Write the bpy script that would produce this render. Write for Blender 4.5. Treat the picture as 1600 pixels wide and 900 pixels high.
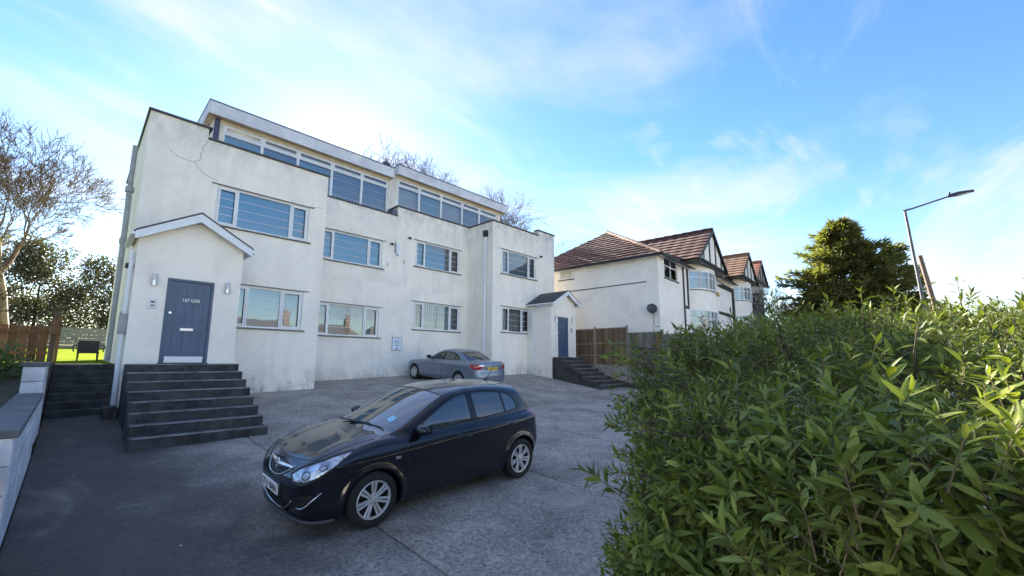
import bpy, bmesh, math, random
import numpy as np
from mathutils import Vector, Matrix

for o in list(bpy.data.objects):
    bpy.data.objects.remove(o)
sc = bpy.context.scene
COL = sc.collection
R_ = math.radians

# ------------------------------------------------------------------ camera
cam = bpy.data.cameras.new('camera')
cam_ob = bpy.data.objects.new('camera', cam)
COL.objects.link(cam_ob)
sc.camera = cam_ob
cam.sensor_width = 36.0
cam.lens = 14.60
cam.shift_x, cam.shift_y = 0.003125, 0.01375
cam.clip_start, cam.clip_end = 0.05, 4000
yaw, pit, rol = R_(43.86), R_(7.91), R_(0.36)
Fv = Vector((math.cos(yaw) * math.cos(pit), math.sin(yaw) * math.cos(pit), math.sin(pit)))
R0 = Vector((math.sin(yaw), -math.cos(yaw), 0))
U0 = R0.cross(Fv)
Rv = R0 * math.cos(rol) + U0 * math.sin(rol)
Uv = U0 * math.cos(rol) - R0 * math.sin(rol)
cam_ob.matrix_world = Matrix(((Rv.x, Uv.x, -Fv.x, 0), (Rv.y, Uv.y, -Fv.y, 0), (Rv.z, Uv.z, -Fv.z, 0), (0, 0, 0, 1)))

# ------------------------------------------------------------------ sky and sun
SUN_EL, SUN_AZ = 26.3, 23.0          # degrees; azimuth measured from +Y towards +X
world = bpy.data.worlds.new('World')
sc.world = world
world.use_nodes = True
wt = world.node_tree
wn, wl = wt.nodes, wt.links
bg = wn['Background']
bg.inputs['Strength'].default_value = 0.052
sky = wn.new('ShaderNodeTexSky')
sky.sky_type = 'NISHITA'
sky.sun_disc = False
sky.sun_elevation = R_(SUN_EL)
sky.sun_rotation = R_(SUN_AZ)
sky.altitude = 60
sky.air_density = 1.0
sky.dust_density = 0.10
sky.ozone_density = 0.8
hs = wn.new('ShaderNodeHueSaturation')
hs.inputs['Saturation'].default_value = 1.36
hs.inputs['Hue'].default_value = 0.509
hs.inputs['Value'].default_value = 0.93
wl.new(sky.outputs[0], hs.inputs['Color'])
# thin cloud, laid out on a flat layer high above the place
tc = wn.new('ShaderNodeTexCoord')
sep = wn.new('ShaderNodeSeparateXYZ')
wl.new(tc.outputs['Generated'], sep.inputs[0])
def wmath(op, a, b=None, c=None):
    n = wn.new('ShaderNodeMath'); n.operation = op
    for i, v in enumerate((a, b, c)):
        if v is None: continue
        if isinstance(v, (int, float)): n.inputs[i].default_value = v
        else: wl.new(v, n.inputs[i])
    return n.outputs[0]
zz = wmath('ADD', wmath('MAXIMUM', sep.outputs[2], 0.0), 0.16)
comb = wn.new('ShaderNodeCombineXYZ')
wl.new(wmath('DIVIDE', sep.outputs[0], zz), comb.inputs[0])
wl.new(wmath('DIVIDE', sep.outputs[1], zz), comb.inputs[1])
def cloud_layer(scale, rot, loc, stretch, detail, rough, lo, hi, dist):
    mp = wn.new('ShaderNodeMapping')
    mp.inputs['Rotation'].default_value = (0, 0, R_(rot))
    mp.inputs['Location'].default_value = loc
    mp.inputs['Scale'].default_value = (scale, scale * stretch, 1)
    wl.new(comb.outputs[0], mp.inputs[0])
    nz = wn.new('ShaderNodeTexNoise')
    nz.inputs['Scale'].default_value = 1.0
    nz.inputs['Detail'].default_value = detail
    nz.inputs['Roughness'].default_value = rough
    nz.inputs['Distortion'].default_value = dist
    wl.new(mp.outputs[0], nz.inputs['Vector'])
    mr = wn.new('ShaderNodeMapRange')
    mr.interpolation_type = 'SMOOTHSTEP'
    mr.inputs['From Min'].default_value = lo
    mr.inputs['From Max'].default_value = hi
    wl.new(nz.outputs['Fac'], mr.inputs['Value'])
    return mr.outputs[0]
c1 = cloud_layer(0.62, 100, (9.9, 17.7, 0), 1.7, 7, 0.58, 0.42, 0.72, 0.6)
c2 = cloud_layer(1.5, 20, (7.4, 2.2, 3), 2.4, 8, 0.62, 0.52, 0.82, 0.9)
low = wn.new('ShaderNodeMapRange'); low.interpolation_type = 'SMOOTHSTEP'
low.inputs['From Min'].default_value = 0.30
low.inputs['From Max'].default_value = 0.0
wl.new(sep.outputs[2], low.inputs['Value'])
fac = wmath('ADD', wmath('MULTIPLY_ADD', c1, 0.66, 0.045), wmath('MULTIPLY', c2, 0.45))
fac = wmath('MINIMUM', wmath('ADD', fac, wmath('MULTIPLY', low.outputs[0], 0.26)), 0.85)
cm = wn.new('ShaderNodeMix'); cm.data_type = 'RGBA'
wl.new(fac, cm.inputs['Factor'])
wl.new(hs.outputs[0], cm.inputs['A'])
cm.inputs['B'].default_value = (3.2, 3.12, 3.05, 1)
wl.new(cm.outputs['Result'], bg.inputs['Color'])

sun = bpy.data.lights.new('sun', 'SUN')
sun.energy = 5.0
sun.angle = R_(0.5)
sun.color = (1.0, 0.93, 0.82)
sun_ob = bpy.data.objects.new('sun', sun)
COL.objects.link(sun_ob)
sd = Vector((math.sin(R_(SUN_AZ)) * math.cos(R_(SUN_EL)), math.cos(R_(SUN_AZ)) * math.cos(R_(SUN_EL)), math.sin(R_(SUN_EL))))
sun_ob.rotation_euler = sd.to_track_quat('Z', 'Y').to_euler()
sun_ob.location = (0, 0, 60)

vs = sc.view_settings
vs.view_transform = 'Standard'
vs.look = 'None'
vs.exposure = 2.82
vs.gamma = 1.0
vs.use_curve_mapping = False
sc.cycles.max_bounces = 8
sc.cycles.transparent_max_bounces = 16
sc.cycles.caustics_reflective = False
sc.cycles.caustics_refractive = False

# ------------------------------------------------------------------ helpers
def link(name, me, parent=None, mat=None, smooth=False):
    o = bpy.data.objects.new(name, me)
    COL.objects.link(o)
    if mat is not None:
        me.materials.append(mat)
    if parent is not None:
        o.parent = parent
    if smooth:
        me.polygons.foreach_set('use_smooth', [True] * len(me.polygons))
    return o
def tag(o, label=None, cat=None, group=None, kind=None):
    if label: o['label'] = label
    if cat: o['category'] = cat
    if group: o['group'] = group
    if kind: o['kind'] = kind
    return o
def empty(name, loc=(0, 0, 0), parent=None):
    o = bpy.data.objects.new(name, None)
    COL.objects.link(o)
    o.location = loc
    if parent is not None: o.parent = parent
    return o
class MB:
    """collects simple solids into one mesh"""
    def __init__(s): s.v = []; s.f = []
    def add(s, vs_, fs):
        n = len(s.v); s.v.extend([tuple(v) for v in vs_]); s.f.extend([tuple(i + n for i in f) for f in fs]); return s
    def box(s, x0, x1, y0, y1, z0, z1):
        return s.add([(x0,y0,z0),(x1,y0,z0),(x1,y1,z0),(x0,y1,z0),(x0,y0,z1),(x1,y0,z1),(x1,y1,z1),(x0,y1,z1)],
                     [(0,3,2,1),(4,5,6,7),(0,1,5,4),(1,2,6,5),(2,3,7,6),(3,0,4,7)])
    def quad(s, a, b, c, d): return s.add([a,b,c,d], [(0,1,2,3)])
    def prism(s, pts, y0, y1):      # polygon in (x,z) extruded along y, counter-clockwise seen from -y
        n = len(pts)
        v = [(x,y0,z) for x,z in pts] + [(x,y1,z) for x,z in pts]
        f = [tuple(range(n)), tuple(range(2*n-1, n-1, -1))] + [(i, n+i, n+(i+1)%n, (i+1)%n) for i in range(n)]
        return s.add(v, f)
    def tube(s, pts, r, n=8, cap=True):
        pts = [Vector(p) for p in pts]
        rr = r if isinstance(r, (list, tuple)) else [r]*len(pts)
        v = []; f = []
        for i, p in enumerate(pts):
            d = (pts[min(i+1,len(pts)-1)] - pts[max(i-1,0)]).normalized()
            a = Vector((0,0,1)) if abs(d.z) < .9 else Vector((1,0,0))
            e1 = d.cross(a).normalized(); e2 = d.cross(e1)
            for k in range(n):
                t = 2*math.pi*k/n
                v.append(p + (e1*math.cos(t) + e2*math.sin(t))*rr[i])
        for i in range(len(pts)-1):
            for k in range(n):
                f.append((i*n+k, i*n+(k+1)%n, (i+1)*n+(k+1)%n, (i+1)*n+k))
        if cap:
            f.append(tuple(range(n-1,-1,-1))); f.append(tuple((len(pts)-1)*n+k for k in range(n)))
        return s.add(v, f)
    def mesh(s, name):
        me = bpy.data.meshes.new(name); me.from_pydata(s.v, [], s.f); me.update(); return me
    def build(s, name, mat, parent=None, smooth=False, bevel=0):
        me = s.mesh(name)
        if bevel:
            bm = bmesh.new(); bm.from_mesh(me)
            bmesh.ops.remove_doubles(bm, verts=bm.verts, dist=1e-5)
            bmesh.ops.bevel(bm, geom=bm.edges, offset=bevel, segments=1, affect='EDGES', clamp_overlap=True)
            bm.to_mesh(me); bm.free()
        return link(name, me, parent, mat, smooth)
def shade_auto(o, ang=35):
    me = o.data
    me.polygons.foreach_set('use_smooth', [True]*len(me.polygons))
    me.set_sharp_from_angle(angle=R_(ang))
def copy_tree(o, parent=None):
    c = o.copy(); COL.objects.link(c)
    if parent is not None:
        c.parent = parent
    for ch in list(o.children): copy_tree(ch, c)
    return c

# ground height of the sloping forecourt
YK = [-60, -8, 0, 4.65, 9.9, 12.8, 14.4, 15.4, 16.2, 40]
ZK = [-2.5, -2.28, -2.2, -1.92, -1.60, -1.22, -1.07, -1.03, -.95, -.6]
SK = [.02, .02, .02, .026, .019, .024, .026, .029, .03, .03]
def gz(x, y):
    return float(np.interp(y, YK, ZK) + np.interp(y, YK, SK) * (min(max(x, -6), 26) - 2.5))

# ------------------------------------------------------------------ materials
MATS = {}
def nodemat(name):
    m = bpy.data.materials.new(name); m.use_nodes = True
    MATS[name] = m
    return m, m.node_tree.nodes, m.node_tree.links, m.node_tree.nodes['Principled BSDF']
def pset(b, **k):
    nm = dict(rough='Roughness', metal='Metallic', ior='IOR', coat='Coat Weight', coatr='Coat Roughness', spec='Specular IOR Level', emit='Emission Strength', trans='Transmission Weight', sub='Subsurface Weight')
    for a, v in k.items(): b.inputs[nm[a]].default_value = v
def plain(name, col, rough=.6, **k):
    m, n, l, b = nodemat(name)
    b.inputs['Base Color'].default_value = (*col, 1)
    pset(b, rough=rough, **k)
    return m
def ramp(n, stops):
    r = n.new('ShaderNodeValToRGB')
    e = r.color_ramp.elements
    while len(e) < len(stops): e.new(.5)
    for i, (p, c) in enumerate(stops):
        e[i].position = p; e[i].color = (*c, 1) if len(c) == 3 else c
    return r
def noise(n, l, coord, scale, detail=5, rough=.55, dist=0, mapscale=None):
    t = n.new('ShaderNodeTexNoise')
    t.inputs['Scale'].default_value = scale; t.inputs['Detail'].default_value = detail
    t.inputs['Roughness'].default_value = rough; t.inputs['Distortion'].default_value = dist
    if mapscale:
        mp = n.new('ShaderNodeMapping'); mp.inputs['Scale'].default_value = mapscale
        l.new(coord, mp.inputs[0]); l.new(mp.outputs[0], t.inputs['Vector'])
    else:
        l.new(coord, t.inputs['Vector'])
    return t.outputs['Fac']
def mixc(n, l, f, a, b, mode='MIX'):
    x = n.new('ShaderNodeMix'); x.data_type = 'RGBA'; x.blend_type = mode
    for nm, v in (('Factor', f), ('A', a), ('B', b)):
        if isinstance(v, (int, float)): x.inputs[nm].default_value = v
        elif isinstance(v, tuple): x.inputs[nm].default_value = (*v, 1)
        else: l.new(v, x.inputs[nm])
    return x.outputs['Result']
def bump(n, l, b, h, strength=.3, dist=.01):
    bp = n.new('ShaderNodeBump'); bp.inputs['Strength'].default_value = strength; bp.inputs['Distance'].default_value = dist
    l.new(h, bp.inputs['Height']); l.new(bp.outputs[0], b.inputs['Normal'])
def mottled(name, c1_, c2_, scale=3, rough=.8, c3=None, scale3=.5, amt3=.5, bumps=0, bscale=60, mapscale=None, lo=.35, hi=.65, fine=0, orand=0):
    m, n, l, b = nodemat(name)
    g = n.new('ShaderNodeNewGeometry').outputs['Position']
    f = noise(n, l, g, scale, 6, .6, .3, mapscale)
    r = ramp(n, [(lo, c1_), (hi, c2_)]); l.new(f, r.inputs[0])
    col = r.outputs[0]
    if c3:
        f3 = noise(n, l, g, scale3, 4, .55, .4)
        r3 = ramp(n, [(.45, (0,0,0)), (.62, (1,1,1))]); l.new(f3, r3.inputs[0])
        mm = n.new('ShaderNodeMath'); mm.operation = 'MULTIPLY'; mm.inputs[1].default_value = amt3; l.new(r3.outputs[0], mm.inputs[0])
        col = mixc(n, l, mm.outputs[0], col, c3)
    if fine:
        ff = noise(n, l, g, 90, 3, .6)
        rf = ramp(n, [(.3, (1-fine,)*3), (.7, (1+fine,)*3)]); l.new(ff, rf.inputs[0])
        col = mixc(n, l, 1.0, col, rf.outputs[0], 'MULTIPLY')
    if orand:
        oi = n.new('ShaderNodeObjectInfo')
        ro_ = ramp(n, [(0, (1-orand,)*3), (1, (1+orand,)*3)]); l.new(oi.outputs['Random'], ro_.inputs[0])
        col = mixc(n, l, 1.0, col, ro_.outputs[0], 'MULTIPLY')
    l.new(col, b.inputs['Base Color'])
    pset(b, rough=rough)
    if bumps: bump(n, l, b, noise(n, l, g, bscale, 4, .6), bumps)
    return m

def stucco(name, base, dirt, streak=.35, band=None):
    """painted render: blotches, vertical rain streaks, splash dirt near the foot"""
    m, n, l, b = nodemat(name)
    g = n.new('ShaderNodeNewGeometry').outputs['Position']
    f = noise(n, l, g, .8, 7, .66, .6)
    r = ramp(n, [(.44, base), (.66, tuple(c*.89 for c in base))]); l.new(f, r.inputs[0])
    st = noise(n, l, g, 1.0, 6, .65, .35, (2.6, 2.6, .22))
    rs = ramp(n, [(.50, (0,0,0)), (.74, (1,1,1))]); l.new(st, rs.inputs[0])
    mm = n.new('ShaderNodeMath'); mm.operation = 'MULTIPLY'; mm.inputs[1].default_value = streak; l.new(rs.outputs[0], mm.inputs[0])
    col = mixc(n, l, mm.outputs[0], r.outputs[0], dirt)
    sp = noise(n, l, g, 9, 6, .65, .2)
    rp = ramp(n, [(.58, (0,0,0)), (.72, (1,1,1))]); l.new(sp, rp.inputs[0])
    m2 = n.new('ShaderNodeMath'); m2.operation = 'MULTIPLY'; m2.inputs[1].default_value = .24; l.new(rp.outputs[0], m2.inputs[0])
    col = mixc(n, l, m2.outputs[0], col, dirt)
    sx = n.new('ShaderNodeSeparateXYZ'); l.new(g, sx.inputs[0])
    if band:
        for z0, z1, amt, dc in band:
            mr = n.new('ShaderNodeMapRange'); mr.inputs['From Min'].default_value = z0; mr.inputs['From Max'].default_value = z1
            l.new(sx.outputs[2], mr.inputs['Value'])
            nb = noise(n, l, g, 2.6, 6, .7, .3, (1, 1, .55))
            ad = n.new('ShaderNodeMath'); ad.operation = 'MULTIPLY_ADD'; ad.inputs[1].default_value = 1.0; ad.inputs[2].default_value = -.42
            l.new(nb, ad.inputs[0])
            a2 = n.new('ShaderNodeMath'); a2.operation = 'MULTIPLY'; a2.use_clamp = True
            l.new(mr.outputs[0], a2.inputs[0])
            a3 = n.new('ShaderNodeMath'); a3.operation = 'MULTIPLY'; a3.inputs[1].default_value = 4.5; a3.use_clamp = True
            l.new(ad.outputs[0], a3.inputs[0]); l.new(a3.outputs[0], a2.inputs[1])
            a4 = n.new('ShaderNodeMath'); a4.operation = 'MULTIPLY'; a4.inputs[1].default_value = amt; l.new(a2.outputs[0], a4.inputs[0])
            col = mixc(n, l, a4.outputs[0], col, dc)
    l.new(col, b.inputs['Base Color']); pset(b, rough=.85)
    h = noise(n, l, g, 3.2, 8, .7)
    bump(n, l, b, h, .28, .03)
    return m

M_stucco = stucco('render_cream', (.92, .865, .77), (.47, .44, .39), .19, [(-.20, -1.0, .80, (.20, .21, .17)), (5.6, 7.0, .62, (.36, .35, .33))])
M_stucco_w = stucco('render_white', (.86, .82, .76), (.55, .52, .47), .10)
M_coping = mottled('coping_lead', (.035, .037, .042), (.075, .078, .085), 4, .6)
M_fascia = mottled('fascia_white', (.74, .74, .76), (.62, .62, .66), 2.5, .55, (.38, .38, .42), 1.3, .35)
M_soffit = mottled('soffit_cream', (.72, .62, .47), (.62, .52, .38), 3, .7)
M_upvc = mottled('upvc_white', (.80, .81, .82), (.72, .73, .74), 4, .35)
M_brownseal = plain('window_seal', (.03, .03, .035), .6)
M_sill = mottled('sill_grey', (.22, .21, .20), (.12, .12, .12), 6, .8)
M_door = mottled('door_blue', (.075, .115, .19), (.065, .10, .165), 3, .42)
M_steel = plain('brushed_steel', (.62, .63, .64), .32, metal=1.0)
M_lampglass = plain('lamp_glass', (.55, .57, .58), .15)
M_black = plain('black_plastic', (.014, .014, .016), .45)
M_dark = plain('dark_void', (.01, .011, .013), .9)
M_slate = mottled('slate_roof', (.030, .034, .042), (.055, .06, .072), 8, .62)
M_steps = mottled('steps_painted', (.015, .016, .018), (.046, .046, .045), 2.6, .72, (.12, .118, .11), 4.0, .34, .35, 40)
M_pipe_w = plain('pipe_white', (.74, .76, .80), .4)
M_pipe_g = mottled('pipe_grey', (.26, .28, .29), (.36, .38, .39), 3, .6)
M_chrome = plain('chrome', (.82, .83, .85), .09, metal=1.0)

def glass_mat(name, tint, refl_ior=2.0, rough=.015, base=.72):
    m, n, l, b = nodemat(name)
    out = n['Material Output']
    fr = n.new('ShaderNodeFresnel'); fr.inputs['IOR'].default_value = refl_ior
    tr = n.new('ShaderNodeBsdfTransparent'); tr.inputs[0].default_value = (*tint, 1)
    gl = n.new('ShaderNodeBsdfGlossy'); gl.inputs['Roughness'].default_value = rough; gl.inputs[0].default_value = (.92, .96, 1, 1)
    g = n.new('ShaderNodeNewGeometry').outputs['Position']
    bp = n.new('ShaderNodeBump'); bp.inputs['Strength'].default_value = .06; bp.inputs['Distance'].default_value = .02
    l.new(noise(n, l, g, 1.6, 2, .5), bp.inputs['Height']); l.new(bp.outputs[0], gl.inputs['Normal'])
    mx = n.new('ShaderNodeMixShader')
    l.new(fr.outputs[0], mx.inputs[0]); l.new(tr.outputs[0], mx.inputs[1]); l.new(gl.outputs[0], mx.inputs[2])
    l.new(mx.outputs[0], out.inputs[0])
    return m
M_glass = glass_mat('window_glass', (.80, .90, .95), 2.6)
M_sky_b = plain('sky_reflection_blue', (.21, .50, .68), .8)  # blue of the reflected sky, painted on boards behind the panes
M_sky_c = plain('sky_reflection_slate', (.17, .27, .36), .8)  # duller sky reflection, painted the same way
M_blind_w = plain('blind_white', (.66, .70, .72), .8)
M_room = plain('room_dark', (.10, .105, .11), .9)

# ================================================================== setting
def concrete():
    m, n, l, b = nodemat('drive_concrete')
    g = n.new('ShaderNodeNewGeometry').outputs['Position']
    f = noise(n, l, g, 1.1, 8, .68, .5)
    r = ramp(n, [(.30, (.20, .172, .145)), (.50, (.36, .315, .265)), (.72, (.50, .445, .38))]); l.new(f, r.inputs[0])
    f2 = noise(n, l, g, 24, 8, .80, .3)
    r2 = ramp(n, [(.36, (.30, .30, .31)), (.50, (.95, .95, .95)), (.64, (1.55, 1.54, 1.50))]); l.new(f2, r2.inputs[0])
    col = mixc(n, l, 1.0, r.outputs[0], r2.outputs[0], 'MULTIPLY')
    # broad dark tone with a noisy edge, towards the boundary wall
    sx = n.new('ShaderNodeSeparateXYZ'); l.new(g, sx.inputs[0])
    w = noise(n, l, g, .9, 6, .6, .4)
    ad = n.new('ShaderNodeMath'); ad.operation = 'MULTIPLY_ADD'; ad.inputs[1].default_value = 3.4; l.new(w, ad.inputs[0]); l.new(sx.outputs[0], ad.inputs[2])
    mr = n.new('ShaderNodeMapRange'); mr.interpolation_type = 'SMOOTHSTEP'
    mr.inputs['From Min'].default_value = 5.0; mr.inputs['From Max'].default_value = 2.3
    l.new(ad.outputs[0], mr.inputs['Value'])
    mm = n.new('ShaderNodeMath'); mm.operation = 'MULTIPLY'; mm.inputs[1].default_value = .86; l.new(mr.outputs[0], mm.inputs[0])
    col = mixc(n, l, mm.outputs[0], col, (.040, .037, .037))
    # pale scuffs
    f4 = noise(n, l, g, .7, 5, .6, .8, (1, .45, 1))
    r4 = ramp(n, [(.56, (0, 0, 0)), (.68, (1, 1, 1))]); l.new(f4, r4.inputs[0])
    m4 = n.new('ShaderNodeMath'); m4.operation = 'MULTIPLY'; m4.inputs[1].default_value = .30; l.new(r4.outputs[0], m4.inputs[0])
    col = mixc(n, l, m4.outputs[0], col, (.52, .47, .40))
    vr = n.new('ShaderNodeTexVoronoi'); vr.inputs['Scale'].default_value = 38; l.new(g, vr.inputs['Vector'])
    rv = ramp(n, [(.05, (1, 1, 1)), (.16, (0, 0, 0))]); l.new(vr.outputs['Distance'], rv.inputs[0])
    f5 = noise(n, l, g, 2.2, 3, .6)
    r5 = ramp(n, [(.48, (0, 0, 0)), (.62, (.5, .5, .5))]); l.new(f5, r5.inputs[0])
    pe = n.new('ShaderNodeMath'); pe.operation = 'MULTIPLY'; l.new(rv.outputs[0], pe.inputs[0]); l.new(r5.outputs[0], pe.inputs[1])
    col = mixc(n, l, pe.outputs[0], col, (.33, .33, .31))
    l.new(col, b.inputs['Base Color']); pset(b, rough=.82)
    bump(n, l, b, noise(n, l, g, 26, 8, .75), .55, .012)
    return m
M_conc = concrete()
M_soil = mottled('soil', (.035, .026, .018), (.075, .055, .035), 6, .95, (.03, .05, .015), 1.2, .6, .6, 30)
M_lawn = mottled('lawn_green', (.10, .155, .016), (.155, .205, .022), 5, .95, (.20, .22, .035), .9, .5, .6, 60)
M_lawn.node_tree.nodes['Principled BSDF'].inputs['Specular IOR Level'].default_value = 0.0
M_earth = mottled('earth_rough', (.05, .05, .035), (.09, .085, .06), 1.5, .95)
M_road = mottled('asphalt', (.040, .041, .043), (.062, .063, .065), 6, .85, bumps=.3, bscale=90)

def sheet(name, xs, ys, zf, mat, parent=None, smooth=True):
    v = [(x, y, zf(x, y)) for y in ys for x in xs]
    nx = len(xs)
    f = [(j*nx+i, j*nx+i+1, (j+1)*nx+i+1, (j+1)*nx+i) for j in range(len(ys)-1) for i in range(nx-1)]
    me = bpy.data.meshes.new(name); me.from_pydata(v, [], f); me.update()
    return link(name, me, parent, mat, smooth)
def lin(a, b, step):
    n = max(1, int(round((b-a)/step))); return [a + (b-a)*i/n for i in range(n+1)]

far = [-2500, -900, -350, -150, -70]
tx = far + lin(-40, 60, 2.0) + [80, 150, 350, 900, 2500]
ty = far + lin(-40, 60, 2.0) + [80, 150, 350, 900, 2500]
def terr(x, y):
    z = gz(x, y) - .12
    if y > 60: z = gz(x, 40) - .12
    return z
tag(sheet('ground', tx, ty, terr, M_earth), 'rough earth under and around the plot', kind='structure')

drive = tag(sheet('driveway', lin(-.3, 19, 1.0), lin(-.6, 16.4, 1.0), lambda x, y: gz(x, y) - .05, M_earth), kind='structure')
JX = [-.30, 2.65, 5.50, 8.35, 11.2, 14.1, 16.9, 19.0]
for a, b_ in zip(JX[:-1], JX[1:]):
    xs = [a + .013] + lin(a + .035, b_ - .035, .5) + [b_ - .013]
    ys = lin(-.6, 16.35, .45)
    rd = random.Random(int(a*10))
    dz = rd.uniform(-.004, .004)
    def zf(x, y, a=a, b_=b_, dz=dz):
        e = .006 if (x < a + .02 or x > b_ - .02) else 0
        return gz(x, y) + dz - e
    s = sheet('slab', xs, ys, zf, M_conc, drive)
    bm = bmesh.new(); bm.from_mesh(s.data)
    ed = [e for e in bm.edges if e.is_boundary]
    r = bmesh.ops.extrude_edge_only(bm, edges=ed)
    for v in [g for g in r['geom'] if isinstance(g, bmesh.types.BMVert)]: v.co.z -= .05
    bm.to_mesh(s.data); bm.free()

rdg = random.Random(5)
lit = MB()
for _ in range(150):
    u_ = rdg.random()
    if u_ < .45: x, y = rdg.uniform(5.8, 13.6), 16.15 - abs(rdg.gauss(0, .18))
    elif u_ < .7: x, y = rdg.uniform(14, 16.3), 14.35 - abs(rdg.gauss(0, .2))
    else: x, y = rdg.uniform(0, 14), rdg.uniform(3, 14)
    if 1.6 < x < 5.9 and 4.4 < y < 6.6: continue
    a_ = rdg.uniform(0, 6.28); s_ = rdg.uniform(.015, .035); z = gz(x, y)
    c_, d_ = math.cos(a_)*s_, math.sin(a_)*s_
    lit.quad((x-c_, y-d_, z+.008), (x+d_*.5, y-c_*.5, z+.016), (x+c_, y+d_, z+.010), (x-d_*.5, y+c_*.5, z+.02))
tag(lit.build('fallen_leaves', mottled('leaf_litter', (.16, .10, .05), (.42, .36, .28), 3, .8)), 'dry leaves and scraps scattered over the concrete', kind='stuff')
def crack_on(pts, w):
    mb = MB()
    for (x0, y0), (x1, y1) in zip(pts[:-1], pts[1:]):
        d = Vector((x1-x0, y1-y0)); n = Vector((-d.y, d.x)).normalized()*w/2
        mb.quad(*[(px+sx*n.x, py+sx*n.y, gz(px, py)+.006) for px, py, sx in ((x0, y0, -1), (x1, y1, -1), (x1, y1, 1), (x0, y0, 1))])
    return mb.build('crack', M_dark, drive)
crack_on([(9.9, 8.0), (10.3, 8.05), (10.8, 7.9), (11.15, 7.6), (11.25, 7.45)], .035)
crack_on([(6.2, 3.3), (6.6, 3.55), (6.75, 3.9), (7.2, 4.2), (7.3, 4.6)], .012)
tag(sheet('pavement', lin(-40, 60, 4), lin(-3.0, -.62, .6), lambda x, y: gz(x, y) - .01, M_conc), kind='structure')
tag(sheet('road', lin(-80, 120, 5), lin(-11, -3.15, 1.2), lambda x, y: gz(x, y) - .12 + .004, M_road), kind='structure')
kerb = MB()
for x in lin(-40, 59, 1.0):
    kerb.box(x+.004, x+.996, -3.14, -3.0, gz(x, -3) - .3, gz(x, -3) - .006)
tag(kerb.build('kerb', mottled('kerb_stone', (.20, .20, .19), (.28, .28, .27), 4, .8)), 'row of pale concrete kerb stones by the road', kind='structure')
def lawn_z(x, y):
    return float(np.interp(y, [15.0, 21, 34, 60], [-.17, -.10, .52, .9]))
tag(sheet('lawn', lin(-9, .78, .8), lin(15.05, 40, 1.2), lawn_z, M_lawn), kind='structure')
tag(sheet('back_garden', lin(.78, 40, 2.4), lin(21.55, 60, 2.4), lambda x, y: lawn_z(x, y) - .01, M_lawn), kind='structure')
def bed_z(x, y):
    z = float(np.interp(y, [4, 6.2, 10.4, 13, 15.1], [-1.1, -.78, -.66, -.35, -.18]))
    return z + .03*math.sin(7*x + 3*y) + .02*math.sin(13*x - 5*y)
tag(sheet('garden_bed', lin(-9, -.5, .35), lin(2, 15.06, .35), bed_z, M_soil), kind='structure')

# ================================================================== apartment building
XL, XR = .80, 18.75           # outer side walls
WX0, WX1 = 5.67, 13.83        # inner corners of the two wings
PX = 9.56                     # party line, the right half sits higher
YW, YC, YP, YA = 14.4, 16.2, 12.8, 17.0
UP = .44
bld = empty('apartment_building', (9.8, 16.2, gz(9.8, 16.2)))
tag(bld, 'three storey cream rendered apartment block with stepped front and glazed attic', 'building')
bld_inv = Matrix.Translation((-9.8, -16.2, -gz(9.8, 16.2)))
def bpart(mb, name, mat, parent=None, bevel=0, smooth=False):
    """a part of the building, given in world coordinates"""
    o = mb.build(name, mat, None, smooth, bevel)
    o.parent = parent or bld
    if parent is None or parent is bld: o.matrix_parent_inverse = bld_inv
    return o
def wall_y(mb, x0, x1, z0, z1, y, holes, depth=.16, flip=False):
    """wall facing -y with rectangular openings and their reveals; holes = (hx0,hx1,hz0,hz1)"""
    xs = sorted({x0, x1, *[c for h in holes for c in h[:2]]}); zs = sorted({z0, z1, *[c for h in holes for c in h[2:]]})
    for i in range(len(xs)-1):
        for j in range(len(zs)-1):
            cx, cz = (xs[i]+xs[i+1])/2, (zs[j]+zs[j+1])/2
            if any(h[0] < cx < h[1] and h[2] < cz < h[3] for h in holes): continue
            mb.quad((xs[i],y,zs[j]), (xs[i+1],y,zs[j]), (xs[i+1],y,zs[j+1]), (xs[i],y,zs[j+1]))
    for a, b_, c, d in holes:
        e = y + depth
        mb.quad((a,y,c),(a,y,d),(a,e,d),(a,e,c)); mb.quad((b_,y,d),(b_,y,c),(b_,e,c),(b_,e,d))
        mb.quad((a,y,d),(b_,y,d),(b_,e,d),(a,e,d)); mb.quad((b_,y,c),(a,y,c),(a,e,c),(b_,e,c))
def wall_x(mb, x, y0, y1, z0, z1): mb.quad((x,y1,z0),(x,y0,z0),(x,y0,z1),(x,y1,z1))

# window openings  (x0,x1,z0,z1, mullions, look)
WINS = [
    (2.46, 5.11, 3.90, 5.11, (3.02, 4.55), 'blue', YW),
    (2.98, 5.11, .92, 2.19, (3.52, 4.47), 'sky', YW),
    (6.22, 8.88, 3.88, 5.10, (6.76, 8.26), 'blue', YC),
    (6.22, 8.87, .90, 2.16, (6.74, 8.24), 'half', YC),
    (10.58, 13.20, 4.29, 5.52, (11.12, 12.62), 'blueroom', YC),
    (10.59, 13.27, 1.36, 2.62, (11.13, 12.67), 'curtain', YC),
    (14.46, 17.10, 4.31, 5.55, (14.98, 16.52), 'sky', YW),
    (14.48, 16.57, 1.37, 2.63, (15.02, 15.97), 'room', YW),
]
def holes_for(y, xa, xb): return [(w[0], w[1], w[2], w[3]) for w in WINS if w[6] == y and xa <= w[0] and w[1] <= xb]
GB = -1.6
w = MB(); wall_y(w, XL, WX0, GB, 6.40, YW, holes_for(YW, 0, 6)); w.quad((XL,YW,6.40),(2.12,YW,6.40),(2.12,YW,6.72),(XL,YW,6.72))
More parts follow.
